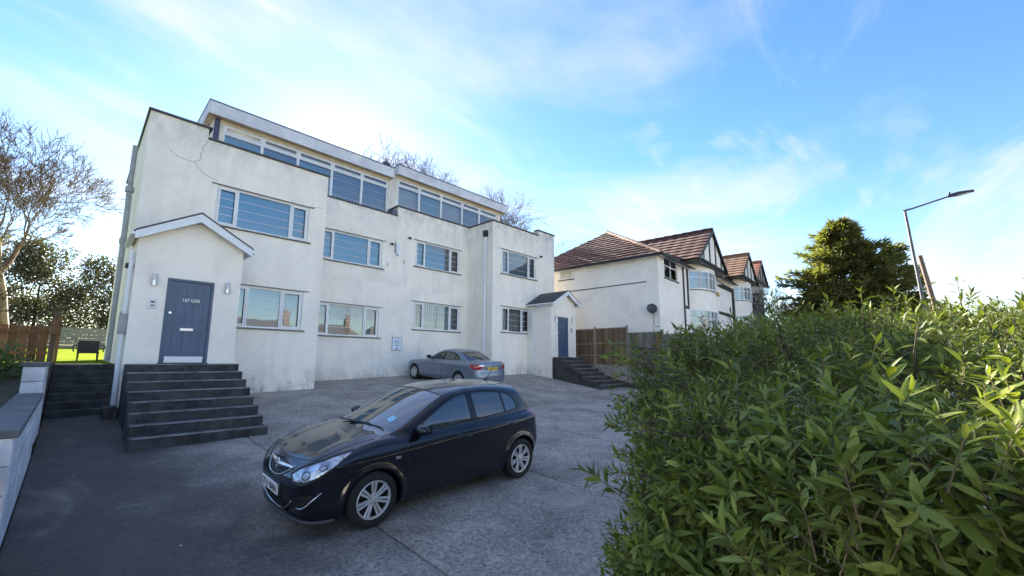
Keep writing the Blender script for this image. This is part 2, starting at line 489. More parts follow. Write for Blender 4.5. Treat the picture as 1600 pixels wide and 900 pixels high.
wall_x(w, XL, YW, 21.5, GB, 6.72); w.quad((WX0,YW,GB),(WX0,YC,GB),(WX0,YC,6.40),(WX0,YW,6.40)); w.quad((2.12,YW,6.40),(2.12,YW+1.9,6.40),(2.12,YW+1.9,6.72),(2.12,YW,6.72))
bpart(w, 'wall', M_stucco)
w = MB(); wall_y(w, WX0, PX, GB, 6.40, YC, holes_for(YC, 6, 9.5)); bpart(w, 'wall', M_stucco)
w = MB(); wall_y(w, PX, WX1, GB, 6.86, YC, holes_for(YC, 9.6, 14)); w.quad((PX,YC+.6,6.40),(PX,YC,6.40),(PX,YC,6.86),(PX,YC+.6,6.86)); bpart(w, 'wall', M_stucco)
w = MB(); wall_y(w, WX1, XR, GB, 6.86, YW, holes_for(YW, 13.9, 19)); w.quad((17.3,YW,6.86),(XR,YW,6.86),(XR,YW,7.16),(17.3,YW,7.16))
w.quad((17.3,YW+1.2,6.86),(17.3,YW,6.86),(17.3,YW,7.16),(17.3,YW+1.2,7.16))
wall_x(w, WX1, YW, YC, GB, 6.86); w.quad((XR,YW,GB),(XR,21.5,GB),(XR,21.5,7.16),(XR,YW,7.16)); w.quad((XR,21.5,GB),(XL,21.5,GB),(XL,21.5,6.4),(XR,21.5,6.4))
bpart(w, 'wall', M_stucco)
# flat roof decks behind the parapets
w = MB(); w.quad((XL,YW+.02,6.15),(WX0-.02,YW+.02,6.15),(WX0-.02,21.5,6.15),(XL,21.5,6.15)); w.quad((WX0-.02,YC+.02,6.15),(PX,YC+.02,6.15),(PX,21.5,6.15),(WX0-.02,21.5,6.15))
bpart(w, 'roof_deck', M_coping)
w = MB(); w.quad((PX,YC+.02,6.6),(WX1+.02,YC+.02,6.6),(WX1+.02,21.5,6.6),(PX,21.5,6.6)); w.quad((WX1+.02,YW+.02,6.6),(XR,YW+.02,6.6),(XR,21.5,6.6),(WX1+.02,21.5,6.6))
bpart(w, 'roof_deck', M_coping)
# copings
def cop(x0, x1, y0, y1, z, t=.06): bpart(MB().box(x0, x1, y0, y1, z, z+t), 'coping', M_coping, bevel=.008)
cop(XL-.05, 2.20, YW-.06, YW+.25, 6.72); cop(XL-.05, XL+.25, YW+.253, 21.5, 6.72)
cop(2.125, WX0+.04, YW-.055, YW+.25, 6.40); cop(2.07, 2.20, YW+.253, YW+1.9, 6.722)
cop(WX0+.043, PX-.003, YC-.05, YC+.25, 6.40); cop(WX0-.2, WX0+.04, YW+.253, YC+.25, 6.402)
cop(PX-.06, WX1-.055, YC-.055, YC+.25, 6.86); cop(PX-.06, PX+.2, YC+.253, YC+.8, 6.862)
cop(WX1-.052, 17.36, YW-.055, YW+.25, 6.86); cop(WX1-.05, WX1+.2, YW+.253, YC+.25, 6.862)
cop(17.24, XR+.05, YW-.06, YW+.25, 7.16); cop(XR-.25, XR+.05, YW+.253, 21.5, 7.16)
bpart(MB().box(PX-.26, PX-.064, YC+.02, YC+.5, 6.462, 6.70), 'lead_flashing', plain('lead_blue', (.10, .115, .15), .5))

# windows
rnd = random.Random(4)
def window(x0, x1, z0, z1, mull, look, y):
    yg = y + .085                                     # glass plane
    f = MB(); t = .055
    fy0, fy1 = yg - .03, yg + .03
    f.box(x0, x1, fy0, fy1, z1-t, z1); f.box(x0, x1, fy0, fy1, z0, z0+t)
    edges = [x0] + list(mull) + [x1]
    f.box(x0, x0+t, fy0, fy1, z0+t, z1-t); f.box(x1-t, x1, fy0, fy1, z0+t, z1-t)
    for m_ in mull: f.box(m_-t*.55, m_+t*.55, fy0, fy1, z0+t, z1-t)
    win = bpart(f, 'window', M_upvc)
    def sub(mb, nm, mat, bev=0):
        o = mb.build(nm, mat, win, bevel=bev); return o
    for i in range(3):
        a = edges[i] + (t if i == 0 else t*.55); b_ = edges[i+1] - (t if i == 2 else t*.55)
        zb, zt = z0 + t, z1 - t
        if i != 1:                                    # opening sash, stands proud
            s = .052; q = MB()
            q.box(a, b_, fy0-.022, fy0-.002, zt-s, zt); q.box(a, b_, fy0-.022, fy0-.002, zb, zb+s)
            q.box(a, a+s, fy0-.022, fy0-.002, zb+s, zt-s); q.box(b_-s, b_, fy0-.022, fy0-.002, zb+s, zt-s)
            sub(q, 'sash', M_upvc)
            g = MB()
            e = .008
            g.box(a+s, b_-s, fy0-.012, fy0-.004, zt-s-e, zt-s); g.box(a+s, b_-s, fy0-.012, fy0-.004, zb+s, zb+s+e)
            g.box(a+s, a+s+e, fy0-.012, fy0-.004, zb+s+e, zt-s-e); g.box(b_-s-e, b_-s, fy0-.012, fy0-.004, zb+s+e, zt-s-e)
            sub(g, 'seal', M_brownseal)
            a2, b2, zb2, zt2 = a+s, b_-s, zb+s, zt-s
        else:
            a2, b2, zb2, zt2 = a, b_, zb, zt
        rx = rnd.uniform(-.004, .004)
        sub(MB().quad((a2, yg+rx, zb2), (b2, yg-rx, zb2), (b2, yg-rx, zt2), (a2, yg+rx, zt2)), 'pane', M_glass)
        if not (look == 'half' and i == 1):
            for k in range(1, 4):
                zk = zb2 + (zt2-zb2)*k/4
                sub(MB().box(a2, b2, yg-.012, yg-.005, zk-.006, zk+.006), 'glazing_bar', M_upvc)
        else:
            for k in range(1, 4):
                zk = zb2 + (zt2-zb2)*k/4
                sub(MB().box(a2, a2+(b2-a2)*.64, yg-.012, yg-.005, zk-.006, zk+.006), 'glazing_bar', M_upvc)
    # curtains, and boards painted with the sky's reflection, behind the glass
    def hang(xa, xb, mat, dy=.14, za=z0, zb=z1, nm='glass_backing', wave=0):
        q = MB(); n = max(2, int((xb-xa)/.035)) if wave else 2
        xs_ = [xa+(xb-xa)*i/(n-1) for i in range(n)]
        for i in range(n-1):
            ya = yg+dy+wave*math.sin(i*1.9); yb = yg+dy+wave*math.sin((i+1)*1.9)
            q.quad((xs_[i],ya,za),(xs_[i+1],yb,za),(xs_[i+1],yb,zb),(xs_[i],ya,zb))
        sub(q, nm, mat)
    if look == 'blue': hang(x0, x1, M_sky_b)
    elif look == 'sky': hang(x0, x1, M_sky_b, .16); 
    elif look == 'half': hang(x0, mull[0]+(mull[1]-mull[0])*.64, M_sky_b, .5); hang(mull[0]+(mull[1]-mull[0])*.64, x1, M_blind_w, .12, nm='curtain', wave=.012)
    elif look == 'blueroom': hang(x0, mull[1]-.2, M_sky_b, .2)
    elif look == 'curtain': hang(x0, mull[1]-.18, M_blind_w, .12, nm='curtain', wave=.014); hang(mull[1]+.02, x1, M_sky_b, .4)
    elif look == 'room': hang(x0, mull[0], M_blind_w, .15, nm='curtain', wave=.012)
    r_ = MB(); d = 1.3
    X0, X1, Y0, Y1, Z0, Z1 = x0-.01, x1+.01, y+.161, y+d, z0-.01, z1+.01
    r_.quad((X0,Y1,Z0),(X1,Y1,Z0),(X1,Y1,Z1),(X0,Y1,Z1)); r_.quad((X0,Y0,Z0),(X0,Y1,Z0),(X0,Y1,Z1),(X0,Y0,Z1)); r_.quad((X1,Y1,Z0),(X1,Y0,Z0),(X1,Y0,Z1),(X1,Y1,Z1))
    r_.quad((X0,Y0,Z0),(X1,Y0,Z0),(X1,Y1,Z0),(X0,Y1,Z0)); r_.quad((X0,Y1,Z1),(X1,Y1,Z1),(X1,Y0,Z1),(X0,Y0,Z1))
    sub(r_, 'room_lining', M_room)
    sub(MB().box(x0-.10, x1+.10, y-.065, y+.05, z0-.05, z0-.004), 'sill', M_sill, .006)
    sub(MB().box(x0-.14, x1+.16, y-.022, y+.012, z1+.004, z1+.034), 'drip_mould', M_sill)
for wdef in WINS: window(*wdef)

# attic storey
def attic(x0, x1, zt, wins, zf0, zf1, fx0, fx1, endl, endr):
    w = MB()
    hs_ = [(a, b_, 6.2, zt) for a, b_ in zip(wins[:-1], wins[1:])]
    wall_y(w, x0, x1, 6.1, zf0+.02, YA, [(wins[0], wins[-1], 6.3, zt)], .1)
    w.quad((x0,21.5,6.1),(x0,YA,6.1),(x0,YA,zf0+.02),(x0,21.5,zf0+.02)); w.quad((x1,YA,6.1),(x1,21.5,6.1),(x1,21.5,zf0+.02),(x1,YA,zf0+.02))
    bpart(w, 'attic_wall', M_stucco)
    bpart(MB().box(x0+.02, x1-.02, YA-.03, YA-.003, zt+.03, zf0-.004), 'head_board', M_soffit)
    f = MB().box(fx0, fx1, YA-.27, 21, zf0, zf0+.03)
    bpart(f, 'soffit', M_soffit)
    n = 2
    for k in range(n):
        a = fx0 + (fx1-fx0)*k/n; b_ = fx0 + (fx1-fx0)*(k+1)/n
        bpart(MB().box(a+.004, b_-.004, YA-.30, YA-.272, zf0-.015, zf1), 'fascia_board', M_fascia, bevel=.004)
    bpart(MB().box(fx0-.03, fx0-.002, YA-.30, 21, zf0-.015, zf1), 'fascia_board', M_fascia)
    bpart(MB().box(fx1+.002, fx1+.03, YA-.30, 21, zf0-.015, zf1), 'fascia_board', M_fascia)
    bpart(MB().box(fx0-.045, fx1+.045, YA-.32, 21.05, zf1+.002, zf1+.035), 'roof_edge', M_coping)
    zt_ = zt - .30                                     # transom
    for i, (a, b_) in enumerate(zip(wins[:-1], wins[1:])):
        t = .05; y0, y1 = YA+.02, YA+.075
        f = MB(); f.box(a, b_, y0, y1, zt-t, zt); f.box(a, a+t, y0, y1, 6.3, zt-t); f.box(b_-t, b_, y0, y1, 6.3, zt-t); f.box(a+t, b_-t, y0, y1, zt_-.045, zt_+.045)
        win = bpart(f, 'attic_window', M_upvc)
        yg = YA + .05
        q = MB(); a2, b2 = a+t, b_-t; s = .04
        q.box(a2, b2, y0-.02, y0-.002, zt-t-s, zt-t); q.box(a2, b2, y0-.02, y0-.002, zt_+.045, zt_+.045+s); q.box(a2, a2+s, y0-.02, y0-.002, zt_+.045+s, zt-t-s); q.box(b2-s, b2, y0-.02, y0-.002, zt_+.045+s, zt-t-s)
        q.build('sash', M_upvc, win)
        MB().quad((a2,yg,zt_),(b2,yg,zt_),(b2,yg,zt-t),(a2,yg,zt-t)).build('pane', M_glass, win)
        rx = rnd.uniform(-.006, .006)
        MB().quad((a2,yg+rx,6.3),(b2,yg-rx,6.3),(b2,yg-rx,zt_-.04),(a2,yg+rx,zt_-.04)).build('pane', M_glass, win)
        look = endl[i]
        MB().quad((a,YA+.3,6.2),(b_,YA+.3,6.2),(b_,YA+.3,zt_),(a,YA+.3,zt_)).build('glass_backing', {'b': M_sky_b, 'w': M_blind_w, 'd': M_room, 'c': M_sky_c}[look], win)  # backing board; the blue and slate ones carry a painted sky reflection
        MB().quad((a,YA+.8,6.2),(b_,YA+.8,6.2),(b_,YA+.8,zt),(a,YA+.8,zt)).build('room_lining', M_room, win)
        if look != 'd' and endr:
            for k in range(1, 4):
                zk = 6.5 + (zt_-6.5)*k/4
                MB().box(a2, b2, yg-.012, yg-.008, zk-.004, zk+.004).build('glazing_bar', M_upvc, win)
        if (i in (3, 4) and endr == 1) or (i == 1 and endr == 2):
            zr = 6.95 if endr == 1 else 7.35
            rail = MB().box(a2, b2, yg+.10, yg+.12, zr, zr+.025)
            for k in range(9):
                xk = a2 + .06 + (b2-a2-.12)*k/8
                rail.box(xk-.008, xk+.008, yg+.10, yg+.12, 6.3, zr-.001)
            rail.build('balustrade', M_pipe_w, win)
attic(2.60, 9.52, 8.29, [2.92, 4.17, 5.46, 6.83, 8.17, 9.44], 8.42, 8.87, 2.42, 9.55, 'bcbcc', 1)
attic(9.84, 16.9, 8.57, [9.98, 11.20, 12.55, 13.97, 15.23, 16.60], 8.70, 9.15, 9.83, 17.10, 'wbwcd', 2)
bpart(MB().prism([(9.20, 8.87), (9.62, 8.87), (9.62, 9.30), (9.36, 9.36)], YA+.2, 20.5), 'party_wall', M_coping)
bpart(MB().box(9.52, 9.84, YA+.03, 20.5, 6.4, 8.85), 'party_wall', M_stucco)
bpart(MB().tube([(3.62, YA+.5, 7.86), (3.62, YA+.5, 7.80)], .13, 16), 'ceiling_light', None)
lm, n_, l_, b_ = nodemat('ceiling_lamp_lit'); b_.inputs['Base Color'].default_value = (1, .9, .7, 1); b_.inputs['Emission Color'].default_value = (1, .86, .6, 1); b_.inputs['Emission Strength'].default_value = 2.0
for o in bld.children:
    if o.name.startswith('ceiling_light'): o.data.materials.clear(); o.data.materials.append(lm); o.location.z = 0
# left end post of the attic, boxing and stack
bpart(MB().box(2.62, 2.78, YA-.06, YA-.032, 6.3, 8.42), 'corner_post', plain('post_dark', (.06, .06, .11), .5))

# porches
def porch(x0, x1, zw, xa, za, zd0, zd1, dx0, dx1, side_eave_to, over_l, over_r, lettered):
    p = empty('porch', ((x0+x1)/2, YP, zd0)); p.parent = bld; p.matrix_parent_inverse = bld_inv
    inv = Matrix.Translation((-(x0+x1)/2, -YP, -zd0))
    def sub(mb, nm, mat, bev=0):
        o = mb.build(nm, mat, None, bevel=bev); o.parent = p; o.matrix_parent_inverse = inv; return o
    slope = (za - zw) / (xa - x0 + over_l)
    zl = za - (xa - x0)*slope; zr = za - (x1 - xa)*slope
    w = MB(); d0 = [(dx0, dx1, zd0, zd1)]
    wall_y(w, x0, x1, GB, min(zl, zr), YP, d0, .10)
    zt = min(zl, zr)
    w.add([(x0,YP,zt),(x1,YP,zt),(x1,YP,zr),(xa,YP,za),(x0,YP,zl)], [(0,1,2,3,4)])
    w.quad((x0,YW,GB),(x0,YP,GB),(x0,YP,zl),(x0,YW,zl)); w.quad((x1,YP,GB),(x1,YW,GB),(x1,YW,zr),(x1,YP,zr))
    sub(w, 'porch_wall', M_stucco)
    # roof planes with slates in courses
    yo = YP - .22
    for sgn, xe, ov in ((-1, x0, over_l), (1, x1, over_r)):
        xo = xe + sgn*ov
        L = math.hypot(xo-xa, (xo-xa)*slope)
        nrow = 6
        for k in range(nrow):
            t0, t1 = k/nrow, (k+1)/nrow + .02
            xa_, xb_ = xa + (xo-xa)*t0, xa + (xo-xa)*t1
            za_, zb_ = za + .05 - abs(xa_-xa)*slope + .004, za + .05 - abs(xb_-xa)*slope + .018
            q = MB()
            q.add([(xa_,yo,za_),(xb_,yo,zb_),(xb_,YW,zb_),(xa_,YW,za_),(xa_,yo,za_-.02),(xb_,yo,zb_-.02),(xb_,YW,zb_-.02),(xa_,YW,za_-.02)],
                  [(0,1,2,3) if sgn > 0 else (3,2,1,0),(4,7,6,5),(0,4,5,1),(1,5,6,2),(2,6,7,3),(3,7,4,0)])
            sub(q, 'slate_course', M_slate)
        zo = za - abs(xo-xa)*slope
        # barge board (front) and its dark verge
        q = MB(); bd = .19
        q.add([(xa,yo-.025,za+.03),(xo,yo-.025,zo+.03),(xo,yo-.025,zo+.03-bd),(xa,yo-.025,za+.03-bd*1.12),(xa,yo,za+.03),(xo,yo,zo+.03),(xo,yo,zo+.03-bd),(xa,yo,za+.03-bd*1.12)],
              [(0,1,2,3),(7,6,5,4),(0,4,5,1),(1,5,6,2),(2,6,7,3),(3,7,4,0)])
        sub(q, 'barge_board', M_upvc)
        q = MB(); q.add([(xa,yo-.03,za+.034),(xo,yo-.03,zo+.034),(xo,yo-.03,zo+.075),(xa,yo-.03,za+.075),(xa,yo+.02,za+.034),(xo,yo+.02,zo+.034),(xo,yo+.02,zo+.075),(xa,yo+.02,za+.075)],
              [(0,1,2,3),(7,6,5,4),(0,4,5,1),(1,5,6,2),(2,6,7,3),(3,7,4,0)])
        sub(q, 'verge', M_coping)
        q = MB(); q.quad((xe,yo+.01,zo+.02),(xo,yo+.01,zo+.005),(xo,YW,zo+.005),(xe,YW,zo+.02)); q.add([(xa,yo,za-.005),(xe,yo,za-abs(xe-xa)*slope-.005),(xe,YP-.002,za-abs(xe-xa)*slope-.005),(xa,YP-.002,za-.005)],[(0,1,2,3)])
        sub(q, 'porch_soffit', M_upvc)
        gx = xo + sgn*.03
        sub(MB().box(min(gx-.05, gx+.05), max(gx-.05, gx+.05), yo, YW-.01, zo-.06, zo+.01), 'gutter', M_pipe_w, .015)
    # door
    d = MB(); yd = YP + .06
    fr = .055
    d.box(dx0, dx0+fr, YP+.02, YP+.10, zd0, zd1); d.box(dx1-fr, dx1, YP+.02, YP+.10, zd0, zd1); d.box(dx0+fr, dx1-fr, YP+.02, YP+.10, zd1-fr, zd1)
    sub(d, 'door_frame', M_door, .004)
    a, b2, z0, z1 = dx0+fr+.004, dx1-fr-.004, zd0+.02, zd1-fr-.004
    W = b2 - a; H = z1 - z0
    leaf = MB(); st = .115
    cols = [(a+st, a+W/2-.055), (a+W/2+.055, b2-st)]
    rows = [(z0+.24, z0+.80), (z0+.93, z0+1.47), (z0+1.58, z1-.115)]
    wall_y(leaf, a, b2, z0, z1, yd, [(c0, c1, r0, r1) for c0, c1 in cols for r0, r1 in rows], .018)
    for c0, c1 in cols:
        for r0, r1 in rows:
            leaf.quad((c0, yd+.018, r0), (c1, yd+.018, r0), (c1, yd+.018, r1), (c0, yd+.018, r1))
            i_ = .045
            leaf.box(c0+i_, c1-i_, yd+.006, yd+.017, r0+i_, r1-i_)
    sub(leaf, 'door', M_door)
    sub(MB().box(a+.05, b2-.03, yd-.006, yd-.001, z0+.004, z0+.15) if lettered else MB().box(a+.03, b2-.03, yd-.006, yd-.001, z0+.004, z0+.11), 'kick_plate', M_upvc if lettered else M_door)
    sub(MB().box(a+W/2-.13, a+W/2+.13, yd-.014, yd-.001, z0+.775, z0+.84), 'letter_plate', M_steel if lettered else M_door, .004)
    lk = MB().tube([(a+.06, yd-.03, z0+1.2), (a+.06, yd, z0+1.2)], .03, 12); sub(lk, 'lock', M_steel)
    sub(MB().box(dx0-.02, dx1+.02, YP-.06, YP+.1, zd0-.03, zd0+.012), 'threshold', M_steps)
    if lettered:
        cu = bpy.data.curves.new('door_number', 'FONT'); cu.body = '127 CDE'; cu.size = .095; cu.align_x = 'CENTER'; cu.extrude = .002
        t = bpy.data.objects.new('door_number', cu); COL.objects.link(t)
        me = bpy.data.meshes.new_from_object(t); bpy.data.objects.remove(t)
        o = link('door_number', me, None, M_steel)
        o.parent = p; o.matrix_parent_inverse = inv; o.location = (a+W/2+.03, yd-.007, z0+1.50); o.rotation_euler = (R_(90), 0, 0)
    return p
porch(.80, 2.93, 2.86, 1.90, 3.56, -.14, 1.92, 1.41, 2.36, 0, .09, .16, True)
porch(16.40, 18.50, 2.84, 17.55, 3.55, .16, 2.20, 16.93, 17.83, 0, .09, .16, False)

# downpipes and vents
dp = MB().tube([(WX1-.09, 14.86, 6.1), (WX1-.09, 14.86, -.55)], .055, 10)
for z in (5.2, 3.6, 2.05, .6): dp.box(WX1-.145, WX1-.002, 14.80, 14.92, z, z+.05)
bpart(dp, 'downpipe', M_pipe_w)
bpart(MB().prism([(WX1-.02, 6.42), (WX1-.17, 6.42), (WX1-.15, 6.16), (WX1-.05, 6.10), (WX1-.02, 6.16)], 14.74, 14.98), 'hopper', M_black)
dp = MB().tube([(16.34, 12.66, 2.74), (16.34, 13.6, 2.72), (16.34, 13.9, 2.55), (16.34, 13.95, 2.3), (16.34, 13.95, -.68)], .04, 8); bpart(dp, 'downpipe', M_pipe_w)
st = MB().tube([(.66, 15.6, -.1), (.66, 15.6, 3.2), (.64, 15.6, 4.7), (.64, 15.6, 6.05)], .062, 10)
st.tube([(.66, 15.6, 3.15), (.66, 15.6, 3.30)], .10, 10); st.tube([(.64, 15.6, 4.65), (.64, 15.6, 4.80)], .10, 10)
bpart(st, 'soil_stack', M_pipe_g)
st = MB().tube([(.74, 13.05, 2.5), (.74, 13.05, -1.2)], .045, 8); bpart(st, 'downpipe', M_pipe_w)
bpart(MB().box(.66, .797, 12.95, 13.35, .55, 1.0), 'meter_box', M_pipe_g, bevel=.01)
# side windows of the left flank
for (y0, y1, z0, z1) in ((13.35, 14.15, 1.15, 2.2), (17.2, 18.6, 4.0, 5.0)):
    o = MB().box(.765, .80-.002, y0, y1, z0, z1); wn_ = bpart(o, 'side_window', M_upvc)
    MB().box(.757, .764, y0+.07, y1-.07, z0+.07, z1-.07).build('pane', M_glass, wn_)
    MB().box(.70, .83, y0-.06, y1+.06, z0-.06, z0-.003).build('sill', M_stucco_w, wn_)
# cracks in the render (thin open lines)
def ribbon_y(pts, y, w):
    mb = MB()
    for (x0, z0), (x1, z1) in zip(pts[:-1], pts[1:]):
        d = Vector((x1-x0, z1-z0)); n = Vector((-d.y, d.x)).normalized()*w/2
        mb.quad((x0-n.x,y,z0-n.y),(x1-n.x,y,z1-n.y),(x1+n.x,y,z1+n.y),(x0+n.x,y,z0+n.y))
    return mb
bpart(ribbon_y([(2.12,6.38),(2.08,6.22),(2.02,6.14),(2.03,5.98),(1.97,5.88),(2.0,5.78),(1.95,5.66),(1.86,5.62),(1.78,5.58),(1.62,5.60),(1.5,5.62),(1.36,5.70),(1.28,5.78)], YW-.002, .009), 'crack', M_dark)
bpart(ribbon_y([(1.86,5.62),(1.92,5.50),(2.02,5.40),(2.16,5.30),(2.3,5.26),(2.46,5.22)], YW-.002, .008), 'crack', M_dark)
bpart(ribbon_y([(5.12,5.16),(5.28,5.17),(5.42,5.21),(5.55,5.20)], YW-.002, .008), 'crack', M_dark)
bpart(ribbon_y([(9.16,4.20),(9.15,4.02)], YC-.002, .03), 'crack', M_dark)
bpart(ribbon_y([(9.98,4.48),(9.97,4.27)], YC-.002, .03), 'crack', M_dark)
bpart(ribbon_y([(15.8,6.68),(15.83,6.5),(15.79,6.42)], YW-.002, .02), 'crack', M_dark)

# fittings fixed to the front
def wall_lamp(x, z, label):
    r = empty('wall_lamp', (x, YP, z))
    MB().box(-.035, .035, -.02, -.002, -.13, .13).build('back_plate', M_steel, r, bevel=.004)
    MB().tube([(0, -.07, -.02), (0, -.07, .13)], .042, 14).build('lamp_glass', M_lampglass, r, smooth=False)
    MB().tube([(0, -.07, -.14), (0, -.07, -.022)], .044, 14).build('lamp_base', M_steel, r)
    MB().tube([(0, -.07, .132), (0, -.07, .15)], .046, 14).build('cap', M_steel, r)
    MB().box(-.012, .012, -.06, -.021, -.09, -.06).build('arm', M_steel, r)
    tag(r, label, 'wall lamp', 'steel wall lamps beside the front doors')
wall_lamp(1.16, 1.83, 'steel wall lamp above the intercom panel, left of door 127 CDE')
wall_lamp(2.63, 1.81, 'steel wall lamp on the window side of door 127 CDE')
wall_lamp(16.70, 2.06, 'steel wall lamp on the downpipe side of the far blue door')
wall_lamp(18.16, 2.10, 'steel wall lamp above the small doorbell plate at the far blue door')
r = empty('intercom', (1.18, YP, 1.26)); tag(r, 'white door entry intercom panel left of the near blue door', 'intercom')
MB().box(-.08, .08, -.035, -.002, -.11, .11).build('casing', plain('intercom_silver', (.72, .73, .74), .35), r, bevel=.006)
MB().box(-.035, .035, -.04, -.036, .02, .06).build('speaker_grille', M_black, r); MB().box(-.035, .035, -.04, -.036, -.07, -.02).build('button_panel', M_pipe_g, r)
r = empty('intercom', (18.10, YP, 1.55)); tag(r, 'slim dark framed doorbell plate right of the far blue door', 'intercom')
MB().box(-.05, .05, -.03, -.002, -.10, .10).build('casing', M_black, r, bevel=.004); MB().box(-.028, .028, -.034, -.031, -.075, .075).build('face', M_upvc, r)
r = empty('notice_sign', (9.785, YC, .66)); tag(r, 'small white parking notice with dark border on the cream wall', 'sign')
MB().box(-.24, .24, -.016, -.002, -.29, .29).build('border', plain('sign_border', (.10, .12, .20), .5), r)
MB().box(-.22, .22, -.020, -.0165, -.27, .27).build('panel', plain('sign_white', (.70, .78, .86), .4), r)
tx_ = MB()
for z, ww in ((.17, .14), (.10, .15), (.085, .12), (.03, .13), (-.04, .09), (-.075, .13), (-.13, .05)): tx_.box(-ww, ww, -.0222, -.0205, z-.012, z+.008)
tx_.box(-.05, .05, -.0222, -.0205, -.245, -.18); tx_.build('print', plain('sign_print', (.16, .22, .36), .6), r)
for x, z, y, lab in ((9.32, 5.06, YC, 'black dome camera left of the tall white vent box'), (10.21, 5.53, YC, 'black dome camera beside the upper right centre window'), (17.48, 5.70, YW, 'small black camera on the far right wing by its window')):
    r = empty('security_camera', (x, y, z)); tag(r, lab, 'camera', 'black cameras on the front wall')
    MB().box(-.05, .05, -.05, -.002, -.04, .05).build('bracket', M_black, r, bevel=.006); MB().tube([(0, -.05, 0), (-.05, -.16, -.04)], [.05, .06], 12).build('lens_housing', M_black, r)
r = empty('vent_box', (9.60, YC, 4.88)); tag(r, 'narrow white flue box on the wall between the upper centre windows', 'vent')
MB().box(-.075, .075, -.09, -.002, -.26, .26).build('casing', M_pipe_w, r, bevel=.012); MB().tube([(0, -.05, -.26), (0, -.05, -.30)], .05, 10).build('outlet', M_pipe_g, r)
MB().box(-.12, -.10, -.02, -.002, -.2, .33).build('cable', M_black, r)
r = empty('security_light', (.80, 13.2, 2.15)); tag(r, 'black flood light on the side of the near porch', 'lamp')
MB().box(-.16, -.03, -.09, .09, -.05, .06).build('housing', M_black, r, bevel=.01); MB().box(-.03, -.002, -.03, .03, -.04, .04).build('bracket', M_black, r)

# entrance steps
def stairs(name, x0, x1, ztop, yt, run, n, rise, label, mat):
    r = empty(name, ((x0+x1)/2, yt - run*n/2, gz((x0+x1)/2, yt-run*n))); tag(r, label, 'steps')
    inv = Matrix.Translation(r.location).inverted(); rd = random.Random(3)
    for i in range(n):
        y0 = yt - run*i; y1 = (yt - run*(i-1)) if i else YP + .0
        z = ztop - rise*i
        m = MB().box(x0 + rd.uniform(-.012, .012), x1 + rd.uniform(-.015, .015), y0, y1 - .001 if i else YP-.061, GB - .6, z + rd.uniform(-.006, .006))
        o = m.build('step', mat, None, bevel=.012); o.parent = r; o.matrix_parent_inverse = inv
        e = MB().box(x0+.02, x1-.03, y0-.006, y0+.05, z-.014, z+.0085)
        o2 = e.build('worn_nosing', M_nose, o); o2.matrix_parent_inverse = Matrix.Identity(4)
    return r
M_nose = mottled('step_nosing', (.10, .10, .10), (.34, .34, .34), 3.0, .7, mapscale=(1.2, 8, 8))
stairs('entrance_steps', .83, 3.00, -.15, 12.52, .375, 8, .18, 'black painted concrete steps up to the near blue door', M_steps)
stairs('entrance_steps', 16.42, 18.50, .14, 12.50, .345, 8, .178, 'black painted concrete steps up to the far blue door', M_steps)

# ================================================================== left boundary
M_block = mottled('painted_block', (.78, .78, .80), (.62, .63, .66), 3, .8, (.30, .31, .30), 2.5, .35, .3, 40, orand=.07)
M_cap = mottled('cap_stone', (.085, .088, .095), (.17, .17, .175), 3, .85, bumps=.3, bscale=50)
def wrap(name, loc, label, cat, group=None):
    r = empty(name, loc); tag(r, label, cat, group)
    inv = Matrix.Translation(loc).inverted()
    def sub(mb, nm, mat, bev=0, smooth=False, parent=None):
        o = mb.build(nm, mat, None, smooth, bev)
        if parent is None: o.parent = r; o.matrix_parent_inverse = inv
        else: o.parent = parent
        return o
    return r, sub
r, sub = wrap('boundary_wall', (-.42, 8.2, gz(-.4, 8)), 'low white painted block wall with grey coping along the drive', 'wall')
y = 6.15
rowh = .26
for k in range(10):                                           # blocks, three courses stepped with the slope
    y0, y1 = 6.15 + k*.435, 6.15 + (k+1)*.435
    zt = np.interp((y0+y1)/2, [6.15, 10.5], [-.76, -.67])
    for c in range(5):
        sub(MB().box(-.52, -.30, y0+.004, y1-.004, zt-.26*(c+1)+.004, zt-.26*c-.004), 'block', M_block, .006)
sub(MB().box(-.50, -.312, 6.17, 10.49, -2.2, -.80), 'mortar_core', M_cap)
for k in range(5):
    y0, y1 = 6.12 + k*.876, 6.12 + (k+1)*.876
    za, zb = np.interp([y0, y1], [6.15, 10.5], [-.755, -.665])
    q = MB(); x0, x1 = -.56, -.265
    q.add([(x0,y0+.004,za),(x1,y0+.004,za),(x1,y1-.004,zb),(x0,y1-.004,zb),(x0,y0+.004,za+.075),(x1,y0+.004,za+.075),(x1,y1-.004,zb+.075),(x0,y1-.004,zb+.075)],
          [(0,3,2,1),(4,5,6,7),(0,1,5,4),(1,2,6,5),(2,3,7,6),(3,0,4,7)])
    sub(q, 'coping_stone', M_cap, .008)
r, sub = wrap('wall_pier', (-.42, 10.75, -.8), 'white block pier with a flat dark cap at the end of the low wall', 'wall')
for c in range(5): sub(MB().box(-.54, -.29, 10.52, 11.9, -.16-.25*(c+1)+.004, -.16-.25*c-.004), 'block', M_block, .006)
sub(MB().box(-.57, -.26, 10.49, 11.95, -.155, -.10), 'cap', M_cap, .006)
r, sub = wrap('retaining_wall', (-.42, 13.2, -1.0), 'dark stained retaining wall beside the garden steps', 'wall')
for k in range(4):
    for c in range(4): sub(MB().box(-.52, -.30, 11.96+k*.75, 11.955+(k+1)*.75, -.13-.3*(c+1)+.004, -.13-.3*c), 'block', M_steps, .006)
